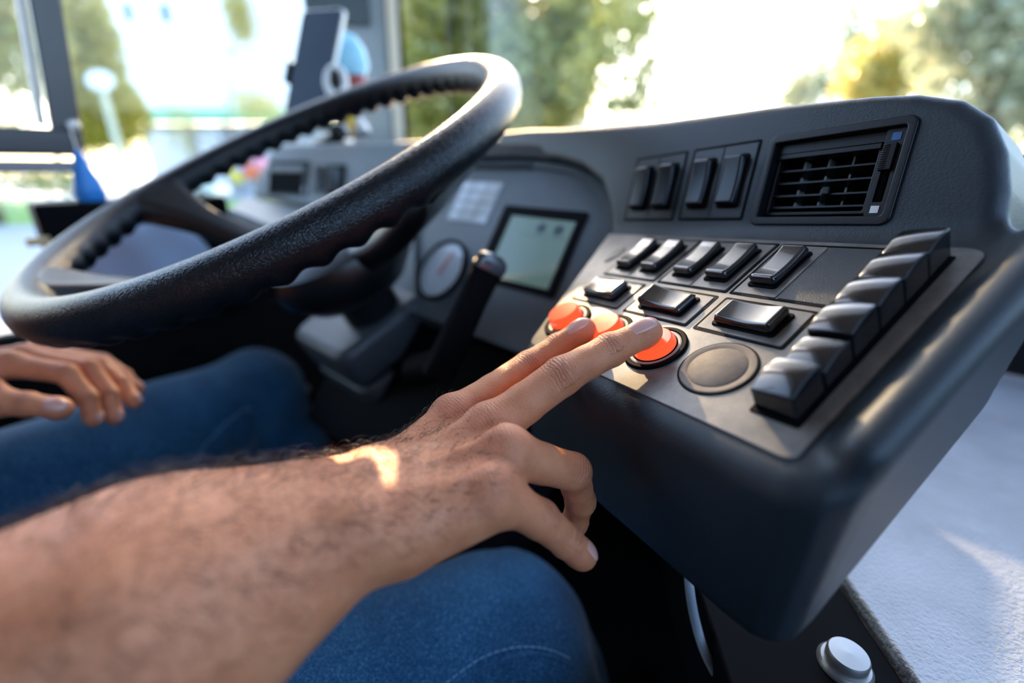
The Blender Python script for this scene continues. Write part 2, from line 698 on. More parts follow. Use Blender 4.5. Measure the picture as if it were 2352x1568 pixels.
SW_ = Frame(FB.w(WL, 0, 0), BF, BU, BR)          # u forward, v up, n to the right
a, b = side_plane(95, 0), side_plane(142, 290)
rail_m = grain('window_rail', (0.035, 0.035, 0.042), 0.35, 900, 0.1, 0.0002)
top = a + (a - b) * 3.5
vv_ = 16
mb = MB().prism([(b[0] - vv_, b[1] - 30), (b[0] + vv_, b[1] - 30), (top[0] + vv_, top[1]), (top[0] - vv_, top[1])], -10, 14)
obj('sash_post', mb, rail_m, win, SW_, FB, bevel=3)
mb = MB().prism([(b[0] - vv_ - 9, b[1]), (b[0] - vv_, b[1]), (top[0] - vv_, top[1]), (top[0] - vv_ - 9, top[1])], -10, 6)
obj('sash_gasket', mb, plain('pale_gasket', (0.6, 0.6, 0.58), 0.4), win, SW_, FB, bevel=1)
c, d = side_plane(165, 298), side_plane(165, 362)
mb = MB().prism([(-330, d[1] + 6), (c[0], d[1] + 2), (c[0], c[1]), (-330, c[1] + 2)], -12, 22)
obj('sash_rail', mb, rail_m, win, SW_, FB, bevel=4)
mb = MB().prism([(-330, d[1] - 16), (c[0] - 8, d[1] - 20), (c[0] - 8, d[1] - 4), (-330, d[1])], -12, 10)
obj('sash_track', mb, plain('track_grey', (0.25, 0.25, 0.27), 0.35), win, SW_, FB, bevel=3)
e = side_plane(163, 290)
obj('sash_screw', MB().lathe([(8, 10), (8, 24), (6, 27), (0, 28)], e[0], e[1], 20), M['silver'], win, SW_, FB)
# windscreen
ws_ = struct('window_2', MB().box(WL + 60, 1500, WF + 4, WF + 26, -170, -140).box(WL + 60, 1500, WF + 4, WF + 26, 980, 1010), M['black'], FB, bevel=3)
obj('pane', MB().box(WL + 40, 1500, WF + 12, WF + 16, -150, 1000), M['glass'], ws_, FB, FB)
# pillar between them
pil_m = plain('pillar_grey', (0.23, 0.235, 0.26), 0.5)


def pil(px0, px1, n0, n1, base, lean=0.0):
    """upright slab facing the driver at the front left corner of the cab"""
    (x0, _), (x1, _) = PFR.hit(px0, 150), PFR.hit(px1, 150)
    return MB().prism([(x0, -400), (x1, -400), (x1 + lean, 900), (x0 + lean, 900)], n0, n1)


pn = nrm_ = np.array([0.25, -1.0, 0.0]); pn = pn / np.linalg.norm(pn)
pu_ = np.cross(BU, pn)
PFR = Frame(P(858, 150, 985), pu_, BU, pn)
pl_ = struct('trim_2', pil(785, 884, -60, 0, None, 30), pil_m, PFR, bevel=6)
obj('pillar_strip', pil(884, 909, -50, 4, None, 30), plain('pillar_cream', (0.75, 0.66, 0.52), 0.45), pl_, PFR, PFR, bevel=3)
obj('pillar_gasket', pil(909, 920, -55, -4, None, 30), M['black'], pl_, PFR, PFR, bevel=2)
# dash top between wing, binnacle and windscreen
q = [P(640, 336, 870), P(1000, 322, 720), P(1180, 300, 585)]
q = [FB.loc(p) for p in q]
dt = MB()
pts = [(q[0][0] - 20, q[0][1], q[0][2] - 6), (q[1][0], q[1][1], q[1][2] - 6), (q[2][0] + 20, q[2][1] + 10, q[2][2] - 6), (q[2][0] + 40, q[2][1] + 60, q[2][2] - 10), (q[2][0] + 40, WF, q[1][2] - 5), (q[2][0] + 20, WF, q[1][2]), (q[0][0] - 20, WF, q[1][2])]
dt.add(pts + [(x, y, z - 60) for x, y, z in pts], [(6, 5, 4, 3, 2, 1, 0)[::-1], (7, 8, 9, 10, 11, 12, 13)[::-1]] + [(i, 7 + i, 7 + (i + 1) % 7, (i + 1) % 7) for i in range(7)])
struct('trim_3', dt, M['dash'], FB, bevel=6)

# ------------------------------------------------------------------ things in the cab
# low partition beside the console: pale grained top, black edge strip, metal push button
PZ = -245.0
FP = Frame(FB.w(0, 0, PZ), c2w([1, 0, 0]), BF * 0 + np.array([0, 1.0, 0]), BU)
part = thing('cab_partition', 'pale grained ledge with a black edge strip and round metal catch, below the console', 'partition', FP)
hp = FP.hit
A_, B_ = hp(1952, 1338), hp(2112, 1568)
dirp = (B_ - A_) / np.linalg.norm(B_ - A_)
A2, B2 = A_ - dirp * 680, B_ + dirp * 200
FPW = rpoly([tuple(A2), tuple(B2), (B2[0] + 700, B2[1]), (A2[0] + 700, A2[1])], 8)
led = grain('ledge_grain', (0.52, 0.56, 0.62), 0.45, 380, 1.0, 0.0016)
obj('ledge', MB().prism(FPW, -60, 0), led, part, FP, FP, bevel=2.5, seg=3)
pd = np.array([-dirp[1], dirp[0]])
if pd[0] > 0: pd = -pd
s0, s1 = A2 + pd * 3, B2 + pd * 3
obj('edge_strip', MB().prism([tuple(s0), tuple(s0 + pd * 90), tuple(s1 + pd * 90), tuple(s1)], -80, -6), M['black'], part, FP, FP, bevel=2)
kx, ky = hp(1942, 1522, -4)
kn = obj('catch_button', MB().lathe([(13, -14), (13, -9), (11.5, -7), (10, -7), (10, -2), (9.2, -0.5), (0, 0)], kx, ky, 40, fn=lambda x, y, z: (x, y, z + 4)), M['silver'], part, FP, FP)
# braided lead under the console
pts = [P(1580, 1250, 270), P(1584, 1350, 262), P(1598, 1430, 270), P(1622, 1505, 268), P(1665, 1580, 265), P(1725, 1660, 262)]
def spline(pts, n=12):
    out = []
    pts = [np.array(p, float) for p in pts]
    ext = [2 * pts[0] - pts[1]] + pts + [2 * pts[-1] - pts[-2]]
    for i in range(1, len(ext) - 2):
        p0, p1, p2, p3 = ext[i - 1:i + 3]
        for k in range(n):
            t = k / n
            out.append(0.5 * (2 * p1 + (p2 - p0) * t + (2 * p0 - 5 * p1 + 4 * p2 - p3) * t * t + (3 * p1 - p0 - 3 * p2 + p3) * t ** 3))
    out.append(pts[-1])
    return out
m, nt, b_, o_ = newmat('braid')
wv = N(nt, 'ShaderNodeTexWave', Scale=420, bands_direction='Z')
tc = N(nt, 'ShaderNodeTexCoord')
nt.links.new(tc.outputs['Object'], wv.inputs['Vector'])
r_ = ramp(nt, [(0.2, (0.06, 0.07, 0.08)), (0.8, (0.5, 0.55, 0.6))])
nt.links.new(wv.outputs['Fac'], r_.inputs[0])
nt.links.new(r_.outputs[0], b_.inputs['Base Color'])
cab = obj('cable', MB().tube(spline(pts), 2.6, 12), m)
tag(cab, 'thin braided grey cable hanging from under the console', 'cable')

# driver's seat (behind the driver)
seat = thing('driver_seat', 'dark driver seat carrying the person in jeans', 'seat', FB)
sc_ = plain('seat_cloth', (0.03, 0.035, 0.05), 0.9)
obj('cushion', MB().prism(rrect(-730, -250, -460, -40, 60), -540, -458), sc_, seat, FB, FB, bevel=30, seg=4)
obj('backrest', MB().prism(rrect(-720, -260, -420, 330, 80), -640, -540, fn=lambda x, y, z: (x, z, y)), sc_, seat, FB, FB, bevel=30, seg=4)
obj('pedestal', MB().box(-620, -360, -420, -120, -800, -515), M['black'], seat, FB, FB, bevel=10)

# black side locker with a padded grey-blue bag by the window
q0, q1 = P(70, 470, 600), P(455, 466, 735)
f0, f1 = FB.loc(q0), FB.loc(q1)
LKv = nrm0 = (q1 - q0) * np.array([1, 1, 0]); LKv = LKv / np.linalg.norm(LKv)
FK = Frame(q0, LKv, np.cross(BU, LKv), BU)
wk = np.linalg.norm((q1 - q0)[:2])
hk = -(q0[2] - CAMZ * 1000) - 238
lk = obj('side_locker', MB().box(0, wk + 40, -10, 70, hk, 0), M['black'], None, FK, bevel=6)
tag(lk, 'black boxy locker on the window ledge, left of the wheel', 'locker')
bgm, nt, b_, o_ = newmat('bag_cloth')
b_.inputs['Base Color'].default_value = (0.36, 0.46, 0.62, 1)
b_.inputs['Roughness'].default_value = 0.9
VB_, FB_ = isosurf(lambda p: smin(ell(p, (wk * .50, -42, -95), np.eye(3), (wk * .40, 34, 76)), ell(p, (wk * .62, -40, -110), np.eye(3), (wk * .33, 40, 60)), 20) + 1.6 * np.sin(p[:, 0] * .09 + p[:, 2] * .05),
                   axis(-40, wk + 60, 6), axis(-110, 10, 6), axis(-210, 10, 6), 1)
bag = isoobj('bag', VB_, FB_, bgm, None, None, FK)
tag(bag, 'padded grey-blue cloth bag leaning on the black locker, seen through the wheel', 'bag')
fl_ = FK.loc(P(88, 560, 590))
o = obj('latch', MB().box(fl_[0] - 10, fl_[0] + 14, -14, -8, fl_[2] - 5, fl_[2] + 6), plain('brass', (0.7, 0.55, 0.3), 0.35, 0.6), lk, FK, FK, bevel=1)

# phone in a holder on the dash
PH_n = nrm2 = c2w([0.18, -0.10, -1.0]); PH_n = PH_n / np.linalg.norm(PH_n)
c_tl, c_tr, c_bl = P(690, 22, 800), P(786, 16, 760), P(650, 265, 815)
pu2 = (c_tr - c_tl); pu2 /= np.linalg.norm(pu2)
pv2 = (c_tl - c_bl); pv2 -= pu2 * (pv2 @ pu2); hgt = np.linalg.norm(pv2); pv2 /= hgt
wid = np.linalg.norm(c_tr - c_tl)
FPH = Frame(c_bl, pu2, pv2, np.cross(pu2, pv2))
phone = thing('smartphone', 'tall dark smartphone with a pale edge standing in a dash holder', 'phone', FPH)
obj('phone_body', MB().prism(rrect(0, wid, 0, hgt, 11), -9, -0.8), plain('phone_edge', (0.75, 0.74, 0.74), 0.3, 0.3), phone, FPH, FPH, bevel=2.5)
obj('screen', MB().prism(rrect(2.5, wid - 2.5, 2.5, hgt - 2.5, 9), -1.0, 0.0), plain('phone_glass', (0.004, 0.01, 0.02), 0.06, coat=0.6), phone, FPH, FPH, bevel=0.5)
hold = thing('phone_holder', 'black phone holder with side clamps standing on the grey dash wing', 'phone holder', FPH)
obj('cradle', MB().prism(rrect(6, wid - 6, 10, 85, 8), -24, -10), M['dark'], hold, FPH, FPH, bevel=3)
obj('clamp', MB().box(-9, -1, 55, 92, -22, 6), M['dark'], hold, FPH, FPH, bevel=3)
obj('clamp', MB().box(wid + 1, wid + 9, 40, 80, -22, 6), M['dark'], hold, FPH, FPH, bevel=3)
ft = FPH.loc(P(770, 322, 845))
obj('stem', MB().tube([(wid * .5, 40, -22), (wid * .5 + 3, 0, -45), (ft[0], ft[1] + 30, ft[2] - 6), tuple(ft)], [9, 9, 10, 12], 16), M['dark'], hold, FPH, FPH)
bl_ = FPH.loc(P(775, 305, 832))
obj('ball_joint', MB().tube([bl_ + np.array([0, 16 * math.cos(a), 0]) for a in np.linspace(0, PI, 11)], [max(.5, 16 * math.sin(a)) for a in np.linspace(0, PI, 11)], 20), M['dark'], hold, FPH, FPH)
ft2 = FB.loc(P(760, 334, 845))
obj('suction_base', MB().lathe([(30, -10), (29, 6), (16, 14), (0, 15)], ft2[0], ft2[1], 32, fn=lambda x, y, z: (x, y, z + ft2[2])), M['dark'], hold, FB, FPH)
# white ring keeper hanging at the holder's side
rc = P(772, 188, 770)
FR_ = Frame(rc, c2w([1, 0, 0.3]) / 1.044, c2w([0, -1, 0]), np.cross(c2w([1, 0, .3]) / 1.044, c2w([0, -1, 0])))
tor = [(19 * math.cos(a) * .72, 23 * math.sin(a), 0) for a in np.linspace(0, 2 * PI, 33)]
rg = obj('ring', MB().tube(tor, 6.5, 12, cap=False), M['white'], None, FR_)
tag(rg, 'white plastic ring clipped at the right edge of the phone', 'ring')
# small toy figure on the dash: pale blue cap, yellow body, white feet
tf = P(822, 322, 860)
FT = Frame(tf, c2w([1, 0, 0]), np.array([0, 1.0, 0]), BU)
toy = thing('toy_figure', 'small toy figure with pale blue cap and yellow body on the dash', 'toy', FT)
obj('cap', MB().lathe([(0, 172), (16, 165), (29, 145), (33, 120), (26, 104), (0, 100)], 0, 0, 28), plain('toy_blue', (0.30, 0.62, 0.80), 0.45), toy, FT, FT)
obj('face', MB().lathe([(0, 112), (18, 104), (22, 90), (14, 76), (0, 74)], 8, -4, 24), plain('toy_red', (0.35, 0.06, 0.05), 0.5), toy, FT, FT)
obj('body', MB().lathe([(0, 98), (14, 92), (19, 60), (20, 20), (14, 4), (0, 2)], -10, 2, 24, fn=lambda x, y, z: (x + (z - 40) * -.10, y, z)), plain('toy_yellow', (0.85, 0.52, 0.03), 0.45), toy, FT, FT)
for sx in (-22, 14):
    obj('foot', MB().tube([(sx * .5 - 6, 0, 40), (sx * .8, -8, 22), (sx, -14, 10)], [8, 12, 15], 16), M['white'], toy, FT, FT)
# black box on the pillar
bx = P(776, 22, 940)
FBX = Frame(bx, pu_, BU, pn)
obx = obj('camera_box', MB().prism(rrect(-62, 62, -28, 150, 6), -40, 20), M['dark'], None, FBX, bevel=5)
tag(obx, 'black rectangular box fixed high on the grey pillar above the phone', 'box')
# blue charm hanging from the end of the window rail
cp_ = P(172, 330, 640)
FH_ = Frame(cp_, c2w([1, 0, 0]), np.array([0, 1.0, 0]), BU)
ch = thing('charm', 'blue drop-shaped charm hanging from the end of the window rail', 'charm', FH_)
obj('drop', MB().lathe([(0, -6), (6, -12), (9, -30), (16, -50), (19, -66), (14, -80), (0, -86)], 0, 0, 28), plain('charm_blue', (0.02, 0.22, 0.62), 0.4), ch, FH_, FH_)
obj('cord', MB().tube([(0, 0, 22), (0, 0, -8)], 1.0, 8), M['white'], ch, FH_, FH_)
# pedals and pedal rod deep in the footwell
for k, (px, py, d_) in enumerate(((700, 892, 780), (925, 925, 700))):
    c_ = P(px, py, d_)
    f = Frame(c_, BR, BF, BU)
    bo = obj('bolt', MB().lathe([(9, -6), (9, 0), (7, 5), (0, 6)], 0, 0, 20), M['silver'], None, f)
    tag(bo, ['small metal bolt beside the left knee, under the column shroud', 'small metal bolt in the dark footwell above the forearm'][k], 'bolt')
rod = obj('pedal_rod', MB().tube([P(760, 940, 700), P(805, 975, 690)], 5, 12), M['silver'])
tag(rod, 'short bright metal rod in the dark footwell', 'rod')
st_b = obj('column_strut', MB().tube([P(655, 880, 800), P(700, 960, 790), P(770, 1075, 760)], 6, 12), plain('strut_blue', (0.02, 0.06, 0.13), 0.4))
tag(st_b, 'thin dark blue strut slanting down beside the left shin', 'strut')
ph_ = obj('pocket_handle', MB().tube([P(315, 800, 820), P(350, 815, 815), P(400, 812, 815), P(440, 795, 820)], 6, 12), M['dark'])
tag(ph_, 'dark curved handle below the wheel rim, above the left thigh', 'handle')


# ------------------------------------------------------------------ the driver's right-hand switch console
console = thing('switch_console', 'black driver console with rocker switches, red lit buttons and a square air vent', 'console', FL)
R_UL = FU.R.T @ FL.R                    # console axes -> upper wall axes
T_UL = (FL.o - FU.o) @ FU.R
UP_POLY = [(-262, 112.5), (-190, 104.5), (-120, 94), (-47, 84.5), (6, 78), (55, 73.6), (101, 70), (159, 64), (179, 60.5), (197, 54), (209, 44), (217, 29),
           (222, 12), (226, -16), (-14, -16), (-21, 4), (-27, 14), (-42, 33), (-75, 50), (-115, 61), (-190, 75), (-262, 82)]
TUB_POLY = [(9, -81), (175, -86), (188, -85.5), (197, -81.5), (202.5, -74), (203.5, -64), (205.5, 70), (-58, 70)]


def console_sdf(p):
    u, v, n = p[:, 0], p[:, 1], p[:, 2]
    k = np.maximum(-n, 0)
    uu, vv = u + 0.1135 * k, v + 0.50 * k        # the walls hang straight down
    r = 9.0
    d2 = poly2d(uu, vv, TUB_POLY) - 4 + r + 0.11 * k
    dn = np.maximum(n + 1.2, -78 - n) + r
    tub = np.minimum(np.maximum(d2, dn), 0) + np.sqrt(np.maximum(d2, 0) ** 2 + np.maximum(dn, 0) ** 2) - r
    lip = cap(p, (200.5, -66, 0.5), (205.0, 66, 2.0), 6.8, 8.0)
    tub = smin(tub, lip, 9.0)
    q = p @ R_UL.T + T_UL
    r = 7.0
    d2 = poly2d(q[:, 0], q[:, 1], UP_POLY) + r
    dn = np.maximum(q[:, 2], -52 - q[:, 2]) + r
    up = np.minimum(np.maximum(d2, dn), 0) + np.sqrt(np.maximum(d2, 0) ** 2 + np.maximum(dn, 0) ** 2) - r
    up = smax(up, -np.maximum(np.maximum(np.abs(q[:, 0] - 147.4) - 34.5, np.abs(q[:, 1] - 22.7) - 23.2), -26 - q[:, 2]), 1.0)
    return smin(tub, up, 7.0)


V, F_ = isosurf(console_sdf, axis(-305, 225, 2.2), axis(-150, 180, 2.2), axis(-98, 128, 2.2), 2)
shell = isoobj('shell', V, F_, M['dash'], console, FL, FL)

# flush switch plate with its fine groove
PLATE = rpoly([(9, -79.5), (186, -80.5), (188.5, 51), (-52, 52.5)], [6, 5, 9, 4])
mb = MB().prism(PLATE, -2.0, 0.0)
obj('switch_plate', mb, M['plate'], console, FL, FL, bevel=0.7)


def rocker_mb(L, wd, h=6.2, tilt=0.0):
    """paddle with a dished top, lying along x"""
    top = []
    for i in range(13):
        t = -1 + 2 * i / 12
        top.append((t * L / 2 * 0.97, h - 1.5 + 1.5 * t * t + tilt * t))
    side = [(-L / 2, 0.2)] + [(-L / 2, h * 0.62 - tilt * 0.75)] + top + [(L / 2, h * 0.62 + tilt * 0.75)] + [(L / 2, 0.2)]
    mb = MB()
    n = len(side)
    vs = [(x, -wd / 2 - (0.4 if z < 1 else 0), z) for x, z in side] + [(x, wd / 2 + (0.4 if z < 1 else 0), z) for x, z in side]
    fs = [tuple(range(n)), tuple(range(2 * n - 1, n - 1, -1))]
    fs += [(i, n + i, n + (i + 1) % n, (i + 1) % n) for i in range(n)]
    mb.add(vs, [f[::-1] for f in fs])
    return mb


def rot(mb, ang):
    c, s_ = math.cos(ang), math.sin(ang)
    mb.v = [(x * c - y * s_, x * s_ + y * c, z) for x, y, z in mb.v]
    return mb


def shift(mb, dx, dy, dz=0):
    mb.v = [(x + dx, y + dy, z + dz) for x, y, z in mb.v]
    return mb


def switch(fr, base, x0, x1, y0, y1, vert, tilt=0.0, label=None, h=6.2, mats=('frame', 'gloss')):
    """one rocker module filling x0..x1, y0..y1 of a switch plane"""
    g = 0.35
    cx, cy = (x0 + x1) / 2, (y0 + y1) / 2
    L, wd = ((y1 - y0) * 0.66, (x1 - x0) * 0.55) if vert else ((x1 - x0) * 0.66, (y1 - y0) * 0.60)
    a = PI / 2 if vert else 0
    mb = MB().prism(rrect(x0 + g, x1 - g, y0 + g, y1 - g, 0.8, 2), -1.0, 0.55)
    f = obj('rocker_switch', mb, M[mats[0]], console, fr, FL, bevel=0.3, seg=2)
    if label:
        f['label'] = label
    sk = rrect(-L / 2 - 1.6, L / 2 + 1.6, -wd / 2 - 1.3, wd / 2 + 1.3, 1.8, 3)
    so_ = shift(rot(MB().prism(sk, 0.2, 1.5), a), cx, cy)
    obj('rocker_surround', so_, M['black'], f, fr, fr, bevel=0.5, seg=2)
    ro = shift(rot(rocker_mb(L, wd, h, tilt), a), cx, cy, 0.6)
    obj('rocker', ro, M[mats[1]], f, fr, fr, bevel=1.7, seg=4, angle=35)
    return f


def groove(fr, x0, x1, y0, y1, t=1.35):
    """dark joint line round a switch frame"""
    mb = MB().ring(rrect(x0 - t, x1 + t, y0 - t, y1 + t, 1.2, 2), rrect(x0, x1, y0, y1, 0.8, 2), -1.0, 0.22)
    return obj('frame_joint', mb, M['black'], console, fr, FL)


# lower panel: upper row of upright rockers
H1 = 46.5
for x0, n, tl in ((-0.6, 2, (0.3, 0.3)), (52.3, 2, (0.3, 0.3))):
    groove(FL, x0, x0 + 48, 0.5, H1)
    for i in range(n):
        switch(FL, None, x0 + 24 * i, x0 + 24 * (i + 1), 0.5, H1, True, tl[i])
groove(FL, 104.5, 153.5, 0.5, H1)
switch(FL, None, 104.5, 128.5, 0.5, H1, True, 0.3)
mb = MB().prism(rrect(128.9, 153.2, 0.9, H1 - 0.4, 0.8, 2), -1.0, 0.5)
obj('blank_cover', mb, M['blank'], console, FL, FL, bevel=0.3)
# second row, lying flat
for x0, x1, tl in ((-1.5, 44.6, 0.3), (52.6, 98.8, -1.6), (105.7, 151.0, 0.5)):
    groove(FL, x0, x1, -30.6, -5.4)
    switch(FL, None, x0, x1, -30.6, -5.4, False, tl)
# small oval cover at the far corner
mb = MB().lathe([(8.0, -0.5), (8.0, 0.5), (7.2, 1.0), (0, 1.0)], seg=32, fn=lambda x, y, z: (x * 0.72 - 15, y * 1.25 + 24, z))
mb.add([(x * 0.6 - 15, y * 1.2 + 24, z) for x, y, z in MB().box(-1.5, 1.5, -5, 5, 1.0, 1.6).v], MB().box(0, 1, 0, 1, 0, 1).f)
obj('lock_cover', mb, M['plate'], console, FL, FL, bevel=0.3)

# upper wall rockers
for x0, hh in ((0.0, 47.5), (55.6, 47.5)):
    groove(FU, x0, x0 + 48, 0.3, hh)
    for i in range(2):
        switch(FU, None, x0 + 24 * i, x0 + 24 * (i + 1), 0.3, hh, True, 0.2, mats=('wall_frame', 'satin'))

# red lit push buttons
BUT = [(18.5, 0.0), (58.0, -0.8), (97.0, -2.4)]
for k, (bx, dz) in enumerate(BUT):
    fr = at((bx, -51.8, 0), FL)
    mb = MB().lathe([(16.6, -0.5), (16.6, 0.9), (15.9, 1.5), (14.2, 1.5), (13.9, 1.0), (13.4, 1.0)])
    b = obj('push_button', mb, M['black'], console, fr, FL)
    b['label'] = ['red lit push button at the far end of its row', 'red lit push button under the index fingertip', 'red lit push button under the middle fingertip'][k]
    mb = MB().lathe([(13.6, -0.5), (13.6, 1.1), (12.6, 1.35), (11.9, 1.1), (11.7, 0.2)])
    obj('button_ring', mb, M['grey'] if k else M['plate'], b, fr, fr)
    mb = MB().lathe([(11.2, 0.2), (11.2, 4.2 + dz * .5), (10.7, 4.75 + dz * .5), (10.2, 4.85 + dz * .5), (10.2, 8.0 + dz), (9.7, 8.45 + dz), (0, 8.5 + dz)])
    obj('button_lens', mb, M['lens'], b, fr, fr)
    mb = MB().lathe([(11.5, 0.1), (11.5, 1.3), (11.2, 1.4)])
    obj('button_gasket', mb, M['black'], b, fr, fr)

# round blanking disc at the end of the button row
fr = at((134.6, -51.8, 0), FL)
mb = MB().lathe([(16.6, -0.6), (16.6, 0.6), (16.2, 0.95), (14.6, 0.95), (13.0, 0.55), (12.6, 0.75), (12.2, 1.0), (0, 1.0)], seg=64)
blank = obj('round_cover', mb, grain('disc_rubber', (0.11, 0.098, 0.088), 0.65, 1800, 0.5, 0.0003, dust=0.5, dustcol=(0.42, 0.34, 0.27)), console, fr, FL)
mb = MB().lathe([(17.5, -0.6), (17.5, 0.25), (16.6, 0.25)], seg=64)
obj('cover_joint', mb, M['black'], console, fr, FL)


# column of six square push keys
def key_mb(x0, x1, y0, y1, h, dip):
    n = 9
    mb = MB()
    vs, fs = [], []
    for j in range(n):
        for i in range(n):
            s_, t = i / (n - 1), j / (n - 1)
            bulge = 1.9 * math.sin(PI * (0.10 + 0.74 * t)) - 1.8 * (1 - s_) ** 2 + 0.6
            z = h - dip + dip * t + bulge - 1.0
            vs.append((x0 + (x1 - x0) * s_, y0 + (y1 - y0) * t, z))
    for j in range(n - 1):
        for i in range(n - 1):
            fs.append((j * n + i, j * n + i + 1, (j + 1) * n + i + 1, (j + 1) * n + i))
    rim = [i for i in range(n)] + [(j + 1) * n - 1 for j in range(1, n)] + [(n - 1) * n + i for i in range(n - 2, -1, -1)] + [j * n for j in range(n - 2, 0, -1)]
    b0 = len(vs)
    for q in rim:
        vs.append((vs[q][0], vs[q][1], -0.5))
    m = len(rim)
    for i in range(m):
        fs.append((rim[(i + 1) % m], rim[i], b0 + i, b0 + (i + 1) % m))
    fs.append(tuple(b0 + i for i in range(m - 1, -1, -1)))
    return mb.add(vs, fs)


KEYS = [(25.4, 14.2, 0.8), (7.5, 14.2, 0.8), (-10.6, 14.2, 0.8), (-28.7, 14.2, 0.8), (-47.0, 11.0, 1.6), (-65.4, 14.0, 1.6)]
KL = ['topmost, against the wall', 'second from the wall', 'third from the wall', 'third from the front', 'second from the front, sunk deeper than its neighbours', 'front key nearest the bare panel']
for (y0, h, dip), lb in zip(KEYS, KL):
    k = obj('square_key', key_mb(162.3, 178.9, y0, y0 + 17.2, h, dip), M['key'], console, FL, FL, bevel=0.55, seg=3, angle=50)
mb = MB().prism(rrect(160.6, 180.2, -67.5, 44.0, 1.0, 2), -1.0, 0.5)
obj('key_base', mb, M['black'], console, FL, FL, bevel=0.3)

# square air vent with louvres and a slider
vent = obj('air_vent', MB().ring(rrect(110.6, 184.2, -4.0, 48.9, 4.5), rrect(114.6, 180.2, 0.8, 44.4, 1.5), -9, 1.5), M['dark'], console, FU, FL, bevel=0.8)
vent['label'] = 'square air vent with louvres, a ribbed slider and blue and white squares'
mb = MB().box(113, 182, 0, 46, -22, -20).box(113, 114.4, 0, 46, -22, -2).box(113, 182, -1, 0.6, -22, -2).box(113, 182, 44.6, 46, -22, -2)
obj('vent_box', mb, M['black'], vent, FU, FU)
mb = MB().box(114.6, 171, 38.6, 44.4, -4.5, -3.2).prism([(114.6, 35.8), (169.5, 35.8), (169.5, 38.8), (114.6, 38.8)], -6.5, -3.4, fn=lambda x, y, z: (x, y, z))
obj('vent_hood', mb, M['dark'], vent, FU, FU, bevel=0.5)
mb = MB().ring(rrect(114.8, 170.5, 3.2, 37.6, 1.5), rrect(116.8, 168.0, 5.0, 35.8, 1.0), -10, -5.2)
obj('louvre_frame', mb, M['dark'], vent, FU, FU, bevel=0.5)
for y in (29.0, 21.8, 14.4, 7.6):
    mb = MB().prism([(-1, -6.0), (-1, -6.9), (-3.5, -15), (-3.0, -15), (0, -6.2)], 116.6, 168.2, fn=lambda a, b, c, y=y: (c, y + a + 0.8, b))
    obj('slat', mb, M['dark'], vent, FU, FU)
for x in (127.6, 141.0, 153.6):
    mb = MB().box(x - 0.5, x + 0.5, 4.5, 36.5, -19, -13)
    obj('rear_vane', mb, M['grey'], vent, FU, FU)
obj('louvre_knob', MB().box(145.6, 149.4, 14.2, 18.4, -7, -4.2), M['dark'], vent, FU, FU, bevel=0.5)
mb = MB().ring(rrect(171.2, 180.2, 0.9, 44.4, 0.6), rrect(173.4, 177.6, 8.2, 36.8, 0.5), -4.0, -1.2)
obj('slider_plate', mb, M['dark'], vent, FU, FU, bevel=0.3)
obj('slider_slot', MB().box(173, 178, 7.8, 37.2, -10, -9.4), M['black'], vent, FU, FU)
mb = MB().box(172.2, 177.6, 23.5, 36.6, -3, 1.0)
for i in range(11):
    mb.box(172.2, 175.4, 24.2 + i * 1.1, 24.75 + i * 1.1, 1.0, 1.5)
obj('slider', mb, M['satin'], vent, FU, FU, bevel=0.25, seg=2)
obj('cold_mark', MB().box(174.0, 177.9, 38.2, 42.0, -1.3, -0.9), M['blue'], vent, FU, FU)
obj('vent_mark', MB().box(173.6, 177.3, 2.6, 6.2, -1.3, -0.9), M['white'], vent, FU, FU)

# ------------------------------------------------------------------ instrument binnacle behind the wheel
binn = thing('instrument_binnacle', 'grey instrument binnacle behind the wheel with a greenish screen and a round gauge', 'instrument panel', FC)
FACE = rpoly([(-205, -135), (-60, -152), (60, -150), (128, -150), (150, -30), (132, 14), (80, 42), (0, 50), (-120, 47), (-190, 30)], [10, 4, 4, 10, 30, 30, 40, 40, 40, 30])
obj('face', MB().prism(FACE, -6, 0), M['cluster'], binn, FC, FC, bevel=1.5)
RIMO = rpoly([(-60, -150), (128, -150), (154, -30), (138, 18), (84, 47), (0, 55), (-120, 52), (-190, 40)], [4, 4, 30, 30, 40, 40, 40, 30])
RIMI = rpoly([(-60, -149), (124, -149), (149, -30), (131, 13), (80, 41), (0, 49), (-120, 46), (-188, 34)], [4, 4, 30, 30, 40, 40, 40, 30])
obj('face_rim', MB().ring(RIMO, RIMI, -4, 5), M['cluster'], binn, FC, FC, bevel=1.0)
# hood over the face
HOOD = rpoly([(-235, 40), (-150, 46), (-40, 45), (10, 46), (20, 46), (20, 78), (-40, 74), (-150, 70), (-235, 68)], [6, 20, 20, 10, 4, 4, 20, 20, 6])
obj('hood', MB().prism(HOOD, -60, 6), M['dash'], binn, FC, FC, bevel=5, seg=4)
obj('recess_wall', MB().ring(rpoly([(-215, -150), (160, -152), (172, -30), (150, 30), (90, 60), (0, 70), (-215, 70)], 20), rpoly([(-208, -150), (130, -150), (155, -30), (139, 20), (85, 48), (0, 56), (-208, 52)], 20), -30, 12), M['dark'], binn, FC, FC)
obj('knee_panel', MB().prism(rpoly([(-205, -330), (150, -330), (150, -152), (60, -152), (-60, -154), (-205, -140)], 6), -70, -14), M['black'], binn, FC, FC, bevel=4)
lcd = obj('lcd_screen', MB().ring(rrect(2, 112, -90.5, 0, 3), rrect(17, 103, -84, -11, 1), -1, 2.5), M['black'], binn, FC, FC, bevel=0.8)
lm, nt, b_, o_ = newmat('lcd_glass')
b_.inputs['Base Color'].default_value = (0.10, 0.14, 0.13, 1)
b_.inputs['Roughness'].default_value = 0.12
b_.inputs['Emission Color'].default_value = (0.26, 0.42, 0.37, 1)
b_.inputs['Emission Strength'].default_value = 0.05
